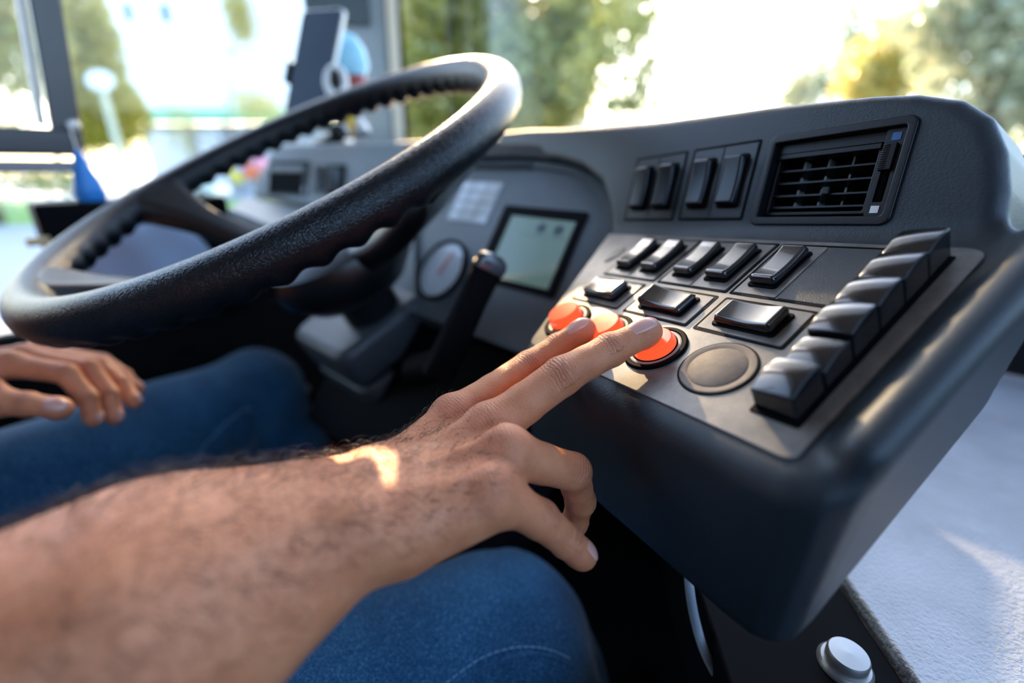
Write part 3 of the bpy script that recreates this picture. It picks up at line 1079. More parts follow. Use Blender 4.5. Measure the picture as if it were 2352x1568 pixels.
obj('display', MB().box(16, 104, -85, -10, 0, 1.0), lm, lcd, FC, FC)
pm = plain('lcd_ink', (0.05, 0.08, 0.08), 0.3)
sy = MB()
for cx in (64, 86):
    sy.lathe([(6, 1.0), (6, 1.15), (4.6, 1.15)], cx, -22, 24)
    sy.box(cx - 3, cx + 3, -23, -21, 1.0, 1.15)
sy.box(40, 100, -31, -30.3, 1.0, 1.12)
obj('lcd_symbols', sy, pm, lcd, FC, FC)
fr = at((-53, -89, 0), FC)
ga = obj('gauge', MB().lathe([(38.5, -1), (38.5, 3), (37, 5), (34.5, 5), (34.5, -0.9)], seg=64), M['black'], binn, fr, FC)
gm = plain('gauge_dial', (0.55, 0.62, 0.66), 0.15, coat=0.6)  # pale base colour paints in the sky's reflection
obj('dial', MB().lathe([(34.5, 0.5), (34.5, 1.6), (0, 1.6)], seg=64), gm, ga, fr, fr)
gt = MB()
for k in range(25):
    a = math.radians(-220 + k * 260 / 24)
    c, s_ = math.cos(a), math.sin(a)
    r0 = 26 if k % 4 == 0 else 29
    gt.add([(c * r0 - s_ * .5, s_ * r0 + c * .5, 1.75), (c * r0 + s_ * .5, s_ * r0 - c * .5, 1.75), (c * 32 + s_ * .5, s_ * 32 - c * .5, 1.75), (c * 32 - s_ * .5, s_ * 32 + c * .5, 1.75)], [(0, 1, 2, 3)])
obj('dial_marks', gt, pm, ga, fr, fr)
obj('needle', MB().prism([(-6, -1.5), (27, -0.4), (27, 0.4), (-6, 1.5)], 2.4, 3.2, fn=lambda x, y, z: (x * .3 - y * .95, x * .95 + y * .3, z)), plain('needle_red', (0.6, 0.05, 0.03), 0.4), ga, fr, fr)
wg = obj('warning_light_grid', MB().prism(rrect(-85, -16, -26, 28.5, 2), -0.5, 0.6), M['grey'], binn, FC, FC, bevel=0.4)
wl = plain('warning_lens', (0.50, 0.55, 0.57), 0.12, coat=0.5)
for j in range(4):
    for i in range(3):
        x0 = -83.5 + i * 22.5; y0 = 14.8 - j * 13.3
        obj('warning_lens', MB().box(x0, x0 + 20.6, y0, y0 + 11.6, 0.2, 1.3), wl, wg, FC, FC, bevel=0.4)

# ------------------------------------------------------------------ left wing of the dash
FA_n = (-BF * 0.91 + BR * 0.31); FA_n /= np.linalg.norm(FA_n)
FA_n = FA_n * 0.955 + BU * 0.296; FA_n /= np.linalg.norm(FA_n)
FA_u = np.cross(BU, FA_n); FA_u /= np.linalg.norm(FA_u)
FA = Frame(P(700, 410, 800), FA_u, np.cross(FA_n, FA_u), FA_n)
wing = thing('side_console', 'grey dash wing beyond the wheel with a small vent and two switches', 'console', FA)
h_ = FA.hit
TL, TR, BRt, BL = h_(628, 330), h_(1030, 318), h_(1000, 560), h_(575, 450)
WP = [tuple(BL), tuple(h_(700, 470)), tuple(h_(900, 500)), tuple(BRt), tuple(TR), tuple(h_(800, 326)), tuple(TL)]
obj('wing_panel', MB().prism(WP, -70, 0), M['grey'], wing, FA, FA, bevel=7, seg=4)
a0, a1, a2, a3 = h_(622, 370), h_(712, 372), h_(706, 452), h_(622, 448)
vw, vh = a1[0] - a0[0], a0[1] - a3[1]
sv = obj('small_vent', MB().ring(rrect(a0[0], a1[0], a3[1], a0[1], 3), rrect(a0[0] + 4, a1[0] - 12, a3[1] + 4, a0[1] - 4, 2), -3, 2), M['dark'], wing, FA, FA, bevel=0.6)
obj('vent_box', MB().box(a0[0] + 2, a1[0] - 10, a3[1] + 2, a0[1] - 2, 0.2, 0.5), M['black'], sv, FA, FA)
obj('vent_flap', MB().box(a0[0] + 4, a1[0] - 12, a0[1] - 20, a0[1] - 12, 0.4, 3, fn=lambda x, y, z: (x, y + z * 1.5, z)), M['grey'], sv, FA, FA, bevel=0.8)
obj('slider', MB().box(a1[0] - 10, a1[0] - 4, a3[1] + 4, a3[1] + 16, 1, 4), M['grey'], sv, FA, FA, bevel=0.8)
for k, (p0, p1) in enumerate((((724, 376), (752, 448)), ((758, 378), (790, 452)))):
    q0, q1 = h_(*p0), h_(*p1)
    f = obj('rocker_switch', MB().prism(rrect(q0[0], q1[0], q1[1], q0[1], 1.5, 2), -1, 1), M['frame'] if k == 0 else M['black'], wing, FA, FA, bevel=0.4)
    ro = shift(rot(rocker_mb((q0[1] - q1[1]) * .75, (q1[0] - q0[0]) * .62, 7, 0.5), PI / 2), (q0[0] + q1[0]) / 2, (q0[1] + q1[1]) / 2, 1)
    obj('rocker', ro, M['gloss'], f, FA, FA, bevel=1.2)
# shelf in front of the wing
q = [P(560, 452, 800), P(700, 476, 800), P(900, 520, 780), P(820, 560, 690), P(640, 528, 690), P(520, 478, 720)]
z0 = max(p[2] for p in q)
SF = [(FB.loc(p)[0], FB.loc(p)[1], FB.loc(p)[2]) for p in q]
mb = MB().add(SF + [(x, y, z - 45) for x, y, z in SF], [(5, 4, 3, 2, 1, 0), (6, 7, 8, 9, 10, 11)] + [(i, (i + 1) % 6, 6 + (i + 1) % 6, 6 + i) for i in range(6)])
obj('shelf', mb, M['grey'], wing, FB, FA, bevel=6, seg=3)


# ------------------------------------------------------------------ steering wheel
RW, RT = 225.0, 16.7
wheel = thing('steering_wheel', 'large black leather-grained steering wheel with finger grips and dished spokes', 'steering wheel', FW)
SPOKES = [-160, -104, 16]
GRIPS = [(-152, -112), (-93, 2), (26, 188)]


def rim_mesh():
    nu, nv = 720, 40
    vs, fs = [], []
    for i in range(nu):
        th = 2 * PI * i / nu
        deg = math.degrees(th)
        amp = 0.0
        for a, b in GRIPS:
            for o in (0, -360):
                if a <= deg + o <= b:
                    t = min(deg + o - a, b - deg - o) / 7.0
                    amp = max(amp, min(1, t))
        lobe = 0.5 - 0.5 * math.cos(deg * 2 * PI / 6.2)
        for j in range(nv):
            ph = 2 * PI * j / nv
            c, s_ = math.cos(ph), math.sin(ph)
            # under and inner side carries the finger lobes
            m = max(0.0, math.cos(ph - math.radians(255)))
            r = RT + amp * (m ** 1.2) * (5.0 * lobe - 2.2)
            r -= 0.55 * math.exp(-((ph - math.radians(318)) / 0.035) ** 2)      # seam
            r -= 0.55 * math.exp(-((ph - math.radians(172)) / 0.035) ** 2)
            vs.append(((RW + r * c) * math.cos(th), (RW + r * c) * math.sin(th), r * s_))
    for i in range(nu):
        k = (i + 1) % nu
        for j in range(nv):
            l = (j + 1) % nv
            fs.append((i * nv + j, k * nv + j, k * nv + l, i * nv + l))
    return MB().add(vs, fs)


obj('rim', rim_mesh(), M['wheel'], wheel, FW, FW)
for a in SPOKES:
    W0, W1 = (36.0, 40.0) if a > 0 else (15.0, 20.0)
    a = math.radians(a)
    ca, sa = math.cos(a), math.sin(a)

    def spoke_sdf(p, ca=ca, sa=sa, W0=W0, W1=W1):
        x = p[:, 0] * ca + p[:, 1] * sa
        y = -p[:, 0] * sa + p[:, 1] * ca
        z = p[:, 2]
        t = np.clip((x - 55) / (214 - 55), 0, 1)
        mid = -92 + 88 * t ** 1.6                      # dished
        wd = W0 + 2 * t + W1 * np.clip((t - 0.62) / 0.38, 0, 1) ** 2
        th = 12 + 2 * t
        q = np.stack([np.abs(y) - wd + 10, np.abs(z - mid) * 0.85 - th + 10], 1)
        d = np.minimum(q.max(1), 0) + np.linalg.norm(np.maximum(q, 0), axis=1) - 10
        ex = np.maximum(50 - x, x - 222)
        d = smax(d, ex, 6)
        return d * 0.8
    c0 = np.array([ca, sa]) * 135
    V, F_ = isosurf(spoke_sdf, axis(c0[0] - 130, c0[0] + 130, 3.5), axis(c0[1] - 130, c0[1] + 130, 3.5), axis(-125, 25, 3.5), 1)
    isoobj('spoke', V, F_, M['wheel_in'], wheel, FW, FW)
obj('hub', MB().lathe([(40, -150), (62, -140), (80, -118), (84, -98), (78, -84), (60, -76), (0, -72)], seg=64), M['wheel_in'], wheel, FW, FW)

# ------------------------------------------------------------------ column, shroud and stalk
column = thing('steering_column', 'grey steering column shroud with a black control stalk rising beside the wheel', 'steering column', FW)
obj('column_tube', MB().lathe([(34, -420), (34, -150), (0, -150)], seg=40), M['dark'], column, FW, FW)
sh_ = MB().prism(rpoly([(-92, -78), (40, -78), (50, 40), (40, 62), (-50, 70), (-92, 40)], 24), -235, -180)
obj('upper_shroud', sh_, M['column'], column, FW, FW, bevel=12, seg=4)
sh_ = MB().prism(rpoly([(-92, -78), (40, -78), (50, 40), (40, 62), (-50, 70), (-92, 40)], 24), -320, -238)
obj('lower_shroud', sh_, M['column'], column, FW, FW, bevel=5, seg=3)
sh_ = MB().prism(rpoly([(-60, -70), (70, -70), (70, 70), (-60, 70)], 20), -480, -322)
obj('boot', sh_, M['black'], column, FW, FW, bevel=10, seg=3)
a, b = FW.loc(P(1008, 852, 415)), FW.loc(P(1130, 596, 402))
d_ = b - a
pts = [a + d_ * t for t in (0, .15, .5, .85, .97, 1.0)]
fs_u = d_ / np.linalg.norm(d_)
fs_v = np.cross(fs_u, FW.R.T @ c2w([0.45, 0.15, -1])); fs_v /= np.linalg.norm(fs_v)
fs_w = np.cross(fs_u, fs_v)
LV = Frame(FW.w(*a), FW.R @ fs_v, FW.R @ fs_u, FW.R @ np.cross(fs_v, fs_u))
Ls = np.linalg.norm(d_)
mb = MB()
st_ = [(-6, 13, 11), (0, 14, 11), (30, 13, 10), (70, 12, 9), (Ls - 18, 12.5, 9), (Ls - 10, 13, 10)]
vs, fs = [], []
for y, wx, wz in st_:
    for x, z in rrect(-wx, wx, -wz, wz, 5, 3):
        vs.append((x, y, z))
n_ = len(rrect(-1, 1, -1, 1, .2, 3))
for i in range(len(st_) - 1):
    for k in range(n_):
        fs.append((i * n_ + k, i * n_ + (k + 1) % n_, (i + 1) * n_ + (k + 1) % n_, (i + 1) * n_ + k))
fs += [tuple(range(n_ - 1, -1, -1)), tuple((len(st_) - 1) * n_ + k for k in range(n_))]
lever = obj('stalk', mb.add(vs, [f[::-1] for f in fs]), M['black'], column, LV, FW, bevel=1)
vs, fs = [], []
st_ = [(Ls - 10.5, 13.6, 10.6), (Ls - 3, 13.8, 10.8), (Ls + 2, 12, 9.4), (Ls + 5, 7.5, 6)]
for y, wx, wz in st_:
    for x, z in rrect(-wx, wx, -wz, wz, 4.5, 3):
        vs.append((x, y, z))
for i in range(len(st_) - 1):
    for k in range(n_):
        fs.append((i * n_ + k, i * n_ + (k + 1) % n_, (i + 1) * n_ + (k + 1) % n_, (i + 1) * n_ + k))
fs += [tuple(range(n_ - 1, -1, -1)), tuple((len(st_) - 1) * n_ + k for k in range(n_))]
e_ = obj('stalk_cap', MB().add(vs, [f[::-1] for f in fs]), plain('stalk_cap', (0.05, 0.05, 0.055), 0.22, coat=0.5), lever, LV, LV, bevel=0.8)
e_['label'] = 'glossy end cap of the stalk'
obj('stalk_root', MB().tube([FW.loc(P(960, 850, 470)), FW.loc(P(1000, 840, 425)), FW.loc(P(1012, 835, 415))], [17, 15, 13], 16), M['black'], column, FW, FW)


# ------------------------------------------------------------------ the driver
def nrm(v):
    return v / np.linalg.norm(v)


# joints of the right hand: pixel in the photograph and distance ahead of the lens, in mm
RH = {
    'thumb': [P(900, 1120, 232), P(985, 1110, 262), P(1075, 1085, 272), P(1120, 1075, 280)],
    'index': [P(1040, 962, 240), P(1217, 842, 264), P(1283, 797, 271), P(1342, 757, 268)],
    'middle': [P(1118, 990, 221), P(1290, 864, 225), P(1402, 803, 231), P(1488, 762, 233)],
    'ring': [P(1165, 1042, 201), P(1315, 1083, 224), P(1333, 1150, 241), P(1318, 1205, 250)],
    'pinky': [P(1128, 1130, 186), P(1240, 1192, 200), P(1302, 1243, 206), P(1338, 1276, 208)],
}
RR = {
    'thumb': [14, 11.5, 10.5, 9.0], 'index': [11.5, 9.4, 8.3, 7.0], 'middle': [12, 9.7, 8.6, 7.2],
    'ring': [11.5, 9.2, 8.0, 6.8], 'pinky': [10.5, 8.6, 7.6, 6.4],
}
RWR = P(800, 1190, 184)
RCARP = {'index': P(905, 1085, 215), 'middle': P(915, 1115, 202), 'ring': P(920, 1155, 190), 'pinky': P(915, 1200, 178)}
R_DORS = -nrm(np.cross(RH['middle'][0] - RWR, RH['pinky'][0] - RH['index'][0]))
if R_DORS[2] < 0:
    R_DORS = -R_DORS
R_FORE = [RWR, P(620, 1276, 170), P(380, 1402, 153)]
R_ELB = R_FORE[-1] + nrm(R_FORE[-1] - RWR) * 130
R_SIDE = nrm(np.cross(nrm(RWR - R_ELB), R_DORS))
LH = {
    'thumb': [P(-70, 900, 372), P(-10, 922, 372), P(62, 928, 378), P(138, 938, 382)],
    'index': [P(28, 838, 405), P(152, 858, 410), P(200, 912, 414), P(215, 962, 416)],
    'middle': [P(58, 822, 432), P(203, 846, 436), P(250, 905, 438), P(262, 958, 436)],
    'ring': [P(90, 812, 456), P(228, 838, 462), P(280, 880, 462), P(308, 922, 458)],
    'pinky': [P(110, 812, 478), P(235, 830, 488), P(285, 862, 488), P(315, 892, 484)],
}
LR = RR
LWR = P(-150, 850, 400)
LCARP = {'index': P(-90, 850, 392), 'middle': P(-80, 842, 410), 'ring': P(-70, 838, 428), 'pinky': P(-60, 838, 445)}
L_DORS = BU * 0.93 + BR * 0.25 - BF * 0.1
L_DORS = nrm(L_DORS)

HIP = B(-0.49, -0.30, -0.34)
CHEST = B(-0.49, -0.36, 0.02)
NECK = B(-0.49, -0.33, 0.27)
HEAD = B(-0.49, -0.27, 0.42)
R_SHO = B(-0.31, -0.33, 0.15)
L_SHO = B(-0.67, -0.33, 0.15)
L_ELB = B(-0.78, -0.16, -0.13)


def hand(p, H, Rd, C, wrist, dors, wr_r=(31, 21)):
    d = None
    for f in ('index', 'middle', 'ring', 'pinky'):
        c = cap(p, C[f], H[f][0], 13.5 if f != 'pinky' else 12.5, Rd[f][0], dors, 0.9)
        d = c if d is None else smin(d, c, 9)
    side = nrm(H['pinky'][0] - H['index'][0])
    # palm pad and outer edge of the hand
    d = smin(d, cap(p, C['pinky'] - dors * 8, H['pinky'][0] - dors * 7, 14, 10), 8)
    d = smin(d, cap(p, C['middle'] - dors * 8, H['middle'][0] - dors * 5, 13, 10), 8)
    d = smin(d, cap(p, C['index'] - dors * 6, H['thumb'][1], 15, 13), 8)
    for f in ('index', 'middle', 'ring', 'pinky'):
        J = H[f]
        # knuckle and tendon
        d = smin(d, ball(p, J[0] + dors * (Rd[f][0] * 0.42), Rd[f][0] * 0.72), 5)
        d = smin(d, cap(p, J[0] + dors * Rd[f][0] * 0.78, C[f] * 0.75 + J[0] * 0.25 + dors * 10.0, 2.6, 2.0), 5)
    # hollows between the knuckles
    fl = ('index', 'middle', 'ring', 'pinky')
    for a, b in zip(fl[:-1], fl[1:]):
        m = (H[a][0] + H[b][0]) / 2 + dors * 15 - 3 * nrm(H[a][0] - C[a])
        e = (H[a][0] * .55 + C[a] * .45 + H[b][0] * .55 + C[b] * .45) / 2 + dors * 17
        d = smax(d, -cap(p, m, e, 4.6, 3.4), 6)
    for f in ('thumb',) + fl:
        J = H[f]; r = Rd[f]
        c = None
        for i in range(3):
            mid = (J[i] + J[i + 1]) / 2
            rm = min(r[i], r[i + 1]) * (0.955 if i else 1.0)
            c1 = smin(cap(p, J[i], mid, r[i], rm), cap(p, mid, J[i + 1], rm, r[i + 1]), 2)
            c = c1 if c is None else smin(c, c1, 1.6)
        # pads under the joints, thicker last pad
        t = nrm(J[3] - J[2])
        c = smin(c, ball(p, J[3] - t * 3, r[3] * 1.06), 2)
        d = smin(d, c, 4.5)
    return d


def skin_sdf(p):
    d = hand(p, RH, RR, RCARP, RWR, R_DORS)
    side = R_SIDE
    fore = cap(p, RWR + (RCARP['middle'] - RWR) * .35, R_FORE[1], 27.5, 34.5, R_DORS, 0.78)
    fore = smin(fore, cap(p, R_FORE[1], R_FORE[2], 34, 43, R_DORS, 0.86), 12)
    fore = smin(fore, cap(p, R_FORE[2], R_ELB, 43, 46), 14)
    fore = smin(fore, ball(p, RWR + side * 17 + R_DORS * 10, 13), 10)
    fore = smin(fore, cap(p, R_FORE[1] + R_DORS * 10 + side * 8, R_FORE[2] + R_DORS * 13 + side * 10, 17, 25), 14)
    d = smin(d, fore, 14)
    up = smin(cap(p, R_ELB, R_SHO, 44, 56), cap(p, L_SHO, L_ELB, 56, 44), 5)
    d = smin(d, up, 25)
    dl = hand(p, LH, LR, LCARP, LWR, L_DORS)
    dl = smin(dl, cap(p, LWR + (LCARP['middle'] - LWR) * .4, LWR * .7 + L_ELB * .3, 26, 32, L_DORS, 0.8), 12)
    dl = smin(dl, cap(p, LWR * .7 + L_ELB * .3, L_ELB, 33, 44), 14)
    d = smin(d, dl, 6)
    # trunk, neck and head
    tr = ell(p, CHEST, np.stack([BR, BF, BU], 1), (175, 115, 250))
    tr = smin(tr, ell(p, HIP + BU * 60, np.stack([BR, BF, BU], 1), (170, 125, 150)), 60)
    tr = smin(tr, cap(p, R_SHO, L_SHO, 62, 62), 50)
    tr = smin(tr, cap(p, NECK - BU * 60, NECK + BU * 40, 62, 55), 30)
    hd = ell(p, HEAD, np.stack([BR, BF, BU], 1), (74, 92, 112))
    hd = smin(hd, ell(p, HEAD + BF * 38 - BU * 62, np.stack([BR, BF, BU], 1), (50, 52, 52)), 25)
    hd = smin(hd, cap(p, HEAD + BF * 92 + BU * 2, HEAD + BF * 108 - BU * 34, 7, 13), 10)
    for s_ in (-1, 1):
        hd = smin(hd, ell(p, HEAD + BR * 77 * s_ - BU * 10 - BF * 5, np.stack([BR, BF, BU], 1), (8, 18, 32)), 5)
        hd = smax(hd, -ball(p, HEAD + BR * 31 * s_ + BF * 96 + BU * 4, 15), 10)
        hd = smin(hd, ball(p, HEAD + BR * 31 * s_ + BF * 76 + BU * 4, 13), 3)
    hd = smin(hd, cap(p, HEAD + BF * 86 - BU * 66 - BR * 20, HEAD + BF * 86 - BU * 66 + BR * 20, 5, 5), 6)
    tr = smin(tr, hd, 22)
    return smin(d, tr, 30)


X_ = vaxis(-850, 75, [(-140, 75, 1.5), (-470, -300, 2.6)], 14)
Y_ = vaxis(-230, 640, [(90, 320, 1.5), (330, 520, 2.6)], 14)
Z_ = vaxis(CAMZ * 1000 - 520, CAMZ * 1000 + 560, [(CAMZ * 1000 - 270, CAMZ * 1000 - 60, 1.5)], 14)
V, F_ = isosurf(skin_sdf, X_, Y_, Z_, 2)


def skin_mat():
    m, nt, b, o = newmat('skin')
    L = nt.links.new
    tc = N(nt, 'ShaderNodeTexCoord')
    n1 = N(nt, 'ShaderNodeTexNoise', Scale=70, Detail=5, Roughness=0.6)
    L(tc.outputs['Object'], n1.inputs['Vector'])
    r = ramp(nt, [(0.30, (0.56, 0.195, 0.085)), (0.55, (0.68, 0.265, 0.125)), (0.8, (0.74, 0.325, 0.17))])
    L(n1.outputs['Fac'], r.inputs[0])
    at_ = N(nt, 'ShaderNodeAttribute', attribute_name='red')
    mx = N(nt, 'ShaderNodeMix', data_type='RGBA')
    mx.inputs[7].default_value = (0.50, 0.17, 0.10, 1)
    mm = N(nt, 'ShaderNodeMath', operation='MULTIPLY')
    mm.inputs[1].default_value = 0.55
    L(at_.outputs['Fac'], mm.inputs[0])
    L(mm.outputs[0], mx.inputs[0])
    L(r.outputs[0], mx.inputs[6])
    # freckles / follicles
    n2 = N(nt, 'ShaderNodeTexVoronoi', Scale=520)
    L(tc.outputs['Object'], n2.inputs['Vector'])
    r2 = ramp(nt, [(0.12, (0.62, 0.55, 0.52)), (0.30, (0.94, 0.90, 0.88)), (0.6, (1, 1, 1))])
    L(n2.outputs['Distance'], r2.inputs[0])
    hr = N(nt, 'ShaderNodeAttribute', attribute_name='hairy')
    mx2 = N(nt, 'ShaderNodeMix', data_type='RGBA', blend_type='MULTIPLY')
    L(hr.outputs['Fac'], mx2.inputs[0])
    L(mx.outputs[2], mx2.inputs[6])
    L(r2.outputs[0], mx2.inputs[7])
    L(mx2.outputs[2], b.inputs['Base Color'])
    b.inputs['Roughness'].default_value = 0.50
    b.inputs['Specular IOR Level'].default_value = 0.45
    b.inputs['Subsurface Weight'].default_value = 0.22
    b.inputs['Subsurface Radius'].default_value = (0.0045, 0.0016, 0.0008)
    b.inputs['Subsurface Scale'].default_value = 1.0
    # fine skin lattice plus the creases over the finger joints
    v1 = N(nt, 'ShaderNodeTexVoronoi', Scale=900, feature='DISTANCE_TO_EDGE')
    L(tc.outputs['Object'], v1.inputs['Vector'])
    n3 = N(nt, 'ShaderNodeTexNoise', Scale=340, Detail=4)
    L(tc.outputs['Object'], n3.inputs['Vector'])
    ws = N(nt, 'ShaderNodeAttribute', attribute_name='crease_s')
    wm = N(nt, 'ShaderNodeAttribute', attribute_name='crease_m')
    a1 = N(nt, 'ShaderNodeMath', operation='MULTIPLY_ADD')
    a1.inputs[1].default_value = 3.6
    L(n3.outputs['Fac'], a1.inputs[0])
    L(ws.outputs['Fac'], a1.inputs[2])
    a2 = N(nt, 'ShaderNodeMath', operation='MULTIPLY')
    a2.inputs[1].default_value = 2 * PI / 1.7
    L(a1.outputs[0], a2.inputs[0])
    a3 = N(nt, 'ShaderNodeMath', operation='SINE')
    L(a2.outputs[0], a3.inputs[0])
    a4 = N(nt, 'ShaderNodeMath', operation='MULTIPLY')
    L(a3.outputs[0], a4.inputs[0])
    L(wm.outputs['Fac'], a4.inputs[1])
    mr = N(nt, 'ShaderNodeMapRange')
    mr.inputs[2].default_value = 0.3
    L(v1.outputs['Distance'], mr.inputs[0])
    b1 = N(nt, 'ShaderNodeBump', Strength=0.45, Distance=0.0003)
    L(mr.outputs[0], b1.inputs['Height'])
    b2 = N(nt, 'ShaderNodeBump', Strength=0.9, Distance=0.00032)
    L(a4.outputs[0], b2.inputs['Height'])
    L(b1.outputs[0], b2.inputs['Normal'])
    L(b2.outputs[0], b.inputs['Normal'])
    return m


M['skin'] = skin_mat()
person = isoobj('person', V, F_, M['skin'])
tag(person, 'driver in blue jeans pressing red buttons with the right hand, left hand on thigh', 'person')
# per-vertex detail masks
_, G_ = grad(skin_sdf, V, 0.4)
cs = np.zeros(len(V)); cm = np.zeros(len(V)); rd = np.zeros(len(V)); hy = np.zeros(len(V))
for H, Rd, do in ((RH, RR, R_DORS), (LH, LR, L_DORS)):
    for f in H:
        J = H[f]
        for i in (1, 2):
            t = nrm(J[i + 1] - J[i - 1])
            # back of the finger at this joint
            bend = (J[i] - J[i - 1]) / np.linalg.norm(J[i] - J[i - 1]) - (J[i + 1] - J[i]) / np.linalg.norm(J[i + 1] - J[i])
            nd = do + 2.0 * bend
            nd = nrm(nd - t * (nd @ t))
            q = V - J[i]
            s_ = q @ t
            rr_ = np.linalg.norm(q - s_[:, None] * t, axis=1)
            m = np.exp(-(s_ / (6.0 if i == 1 else 3.8)) ** 2) * np.clip((G_ @ nd) * 1.6, 0, 1) * (rr_ < Rd[f][i] * 1.6)
            up = m > cm
            cm[up] = m[up]; cs[up] = s_[up]
            rd = np.maximum(rd, m * 0.7)
        q = V - J[3]
        rd = np.maximum(rd, np.exp(-(np.linalg.norm(q, axis=1) / 9) ** 2) * 0.5)
        t = nrm(J[0] - (RCARP if H is RH else LCARP).get(f, J[1]))
        q = V - J[0] - do * 8
        if f != 'thumb':
            m = np.exp(-(np.linalg.norm(q, axis=1) / 11) ** 2)
            rd = np.maximum(rd, m * 0.75)
            m *= 0.35
            up = m > cm
            cm[up] = m[up]; cs[up] = (q @ t)[up]
ax_ = nrm(RH['middle'][0] - R_FORE[2])
sa_ = (V - RWR) @ ax_
dist_r = np.minimum(np.linalg.norm(V - RWR, axis=1), np.linalg.norm(V - R_FORE[1], axis=1))
hy = np.clip((170 - dist_r) / 60, 0, 1) * np.clip((G_ @ nrm(R_DORS - R_SIDE * 0.2)) + 0.55, 0, 1) * np.clip((75 - sa_) / 45, 0, 1)
me = person.data
assert len(me.vertices) == len(V)
for nm, arr in (('crease_s', cs), ('crease_m', cm), ('red', rd), ('hairy', hy)):
    a = me.attributes.new(nm, 'FLOAT', 'POINT')
    a.data.foreach_set('value', arr.astype(np.float32))

# finger nails
nail_m = plain('fingernail', (0.68, 0.37, 0.30), 0.25, spec=0.5, coat=0.25)


def nail(tip, prev, up, wd, ln, back):
    t = nrm(tip - prev)
    up = nrm(up - t * (up @ t))
    sd = np.cross(t, up)
    n, m = 11, 13
    g, off = [], []
    for j in range(m):
        for i in range(n):
            a, b = -1 + 2 * i / (n - 1), j / (m - 1)
            ww = wd * (1 - 0.22 * max(0, 0.35 - b) / 0.35 - 0.12 * max(0, (b - 0.8) / 0.2))
            yy = b * ln + (1 - a * a) * (1.6 if b > 0.5 else -0.9) * abs(b - 0.5) * 2
            g.append(tip + sd * a * ww / 2 + t * (yy - back) + up * 7)
            e = 1 - max(abs(a) ** 6, (1 - b) ** 8)
            off.append(-0.35 + 0.75 * e)
    g = np.array(g); off = np.array(off)
    for _ in range(14):
        d, gg = grad(skin_sdf, g, 0.3)
        g = g - gg * d[:, None] * 0.8
    g = g + gg * off[:, None]
    low = g - gg * 0.9
    vs = list(g) + list(low)
    fs = []
    for j in range(m - 1):
        for i in range(n - 1):
            fs.append((j * n + i, j * n + i + 1, (j + 1) * n + i + 1, (j + 1) * n + i))
    rim = [i for i in range(n)] + [(j + 1) * n - 1 for j in range(1, m)] + [(m - 1) * n + i for i in range(n - 2, -1, -1)] + [j * n for j in range(m - 2, 0, -1)]
    o = n * m
    for a, b in zip(rim, rim[1:] + rim[:1]):
        fs.append((b, a, a + o, b + o))
    return obj('fingernail', MB().add(vs, fs), nail_m, person)


VIEW = lambda p: nrm(np.array([0, 0, CAMZ * 1000]) - p)
nail(RH['index'][3], RH['index'][2], nrm(R_DORS + 0.4 * VIEW(RH['index'][3])), 11.0, 14, 8.5)
nail(RH['middle'][3], RH['middle'][2], nrm(R_DORS + 0.45 * VIEW(RH['middle'][3])), 12.0, 15.5, 9.5)
nail(RH['pinky'][3], RH['pinky'][2], R_DORS * 0.5 + c2w([0.8, -0.1, -0.2]), 8.5, 9.5, 4.5)
nail(RH['ring'][3], RH['ring'][2], c2w([0.8, 0.35, 0.5]), 9.5, 11, 5)
nail(LH['thumb'][3], LH['thumb'][2], L_DORS * 0.6 + c2w([0, -0.3, -0.8]), 13, 14, 7)
for f in ('index', 'middle', 'ring', 'pinky'):
    J = LH[f]
    nail(J[3], J[2], nrm(J[1] - LCARP[f]) + L_DORS * 0.3, 10, 11, 5)

# hair on the right forearm and the back of the hand: one mass nobody could count
rng = np.random.default_rng(5)
fa = F_[:, 0]
RAD_ = nrm(RH['index'][0] - RH['pinky'][0])
rim_ = np.clip(G_[fa] @ nrm(RAD_ + R_DORS * 0.6) - 0.35, 0, 1) * np.clip((150 - dist_r[fa]) / 40, 0, 1) * np.clip((72 - sa_[fa]) / 25, 0, 1)
wgt = np.clip(hy[fa], 0, 1) ** 1.3 * (hy[fa] > 0.12) + 2.2 * rim_
e1_ = V[F_[:, 1]] - V[fa]; e2_ = V[F_[:, 3]] - V[fa]
wgt *= np.linalg.norm(np.cross(e1_, e2_), axis=1)
pick = rng.choice(len(fa), 5200, p=wgt / wgt.sum())
hb = MB()
hv, hf = [], []
for q in pick:
    a, b = rng.random(2)
    p0 = V[F_[q, 0]] * (1 - a) * (1 - b) + V[F_[q, 1]] * a * (1 - b) + V[F_[q, 2]] * a * b + V[F_[q, 3]] * (1 - a) * b
    g = G_[F_[q, 0]]
    along = sa_[F_[q, 0]]
    ln = rng.uniform(5, 12) * (1.0 if along < 10 else 0.6)
    fl = ax_ * 0.55 + R_SIDE * rng.normal(0.75, 0.35) + rng.normal(size=3) * 0.3
    fl = nrm(fl - g * (fl @ g))
    curl = np.cross(g, fl) * rng.normal(0, 0.5)
    lift = rng.uniform(0.3, 1.25)
    r0 = 0.10
    sd = np.cross(fl, g)
    base = len(hv)
    for k in range(6):
        t = k / 5
        c = p0 - g * 0.3 + (fl * t + curl * t * t) * ln * 0.85 + g * (lift * math.sin(t * 2.2) * ln * 0.45)
        r = r0 * (1 - 0.75 * t)
        for an in (0, 2.094, 4.189):
            hv.append(c + (sd * math.cos(an) + g * math.sin(an)) * r)
    for k in range(5):
        for i in range(3):
            j = (i + 1) % 3
            hf.append((base + k * 3 + i, base + k * 3 + j, base + k * 3 + 3 + j, base + k * 3 + 3 + i))
hb.add(hv, hf)
hair_m = plain('arm_hair', (0.018, 0.010, 0.007), 0.4)
ho = obj('arm_hair', hb, hair_m, person)
ho['kind'] = 'stuff'


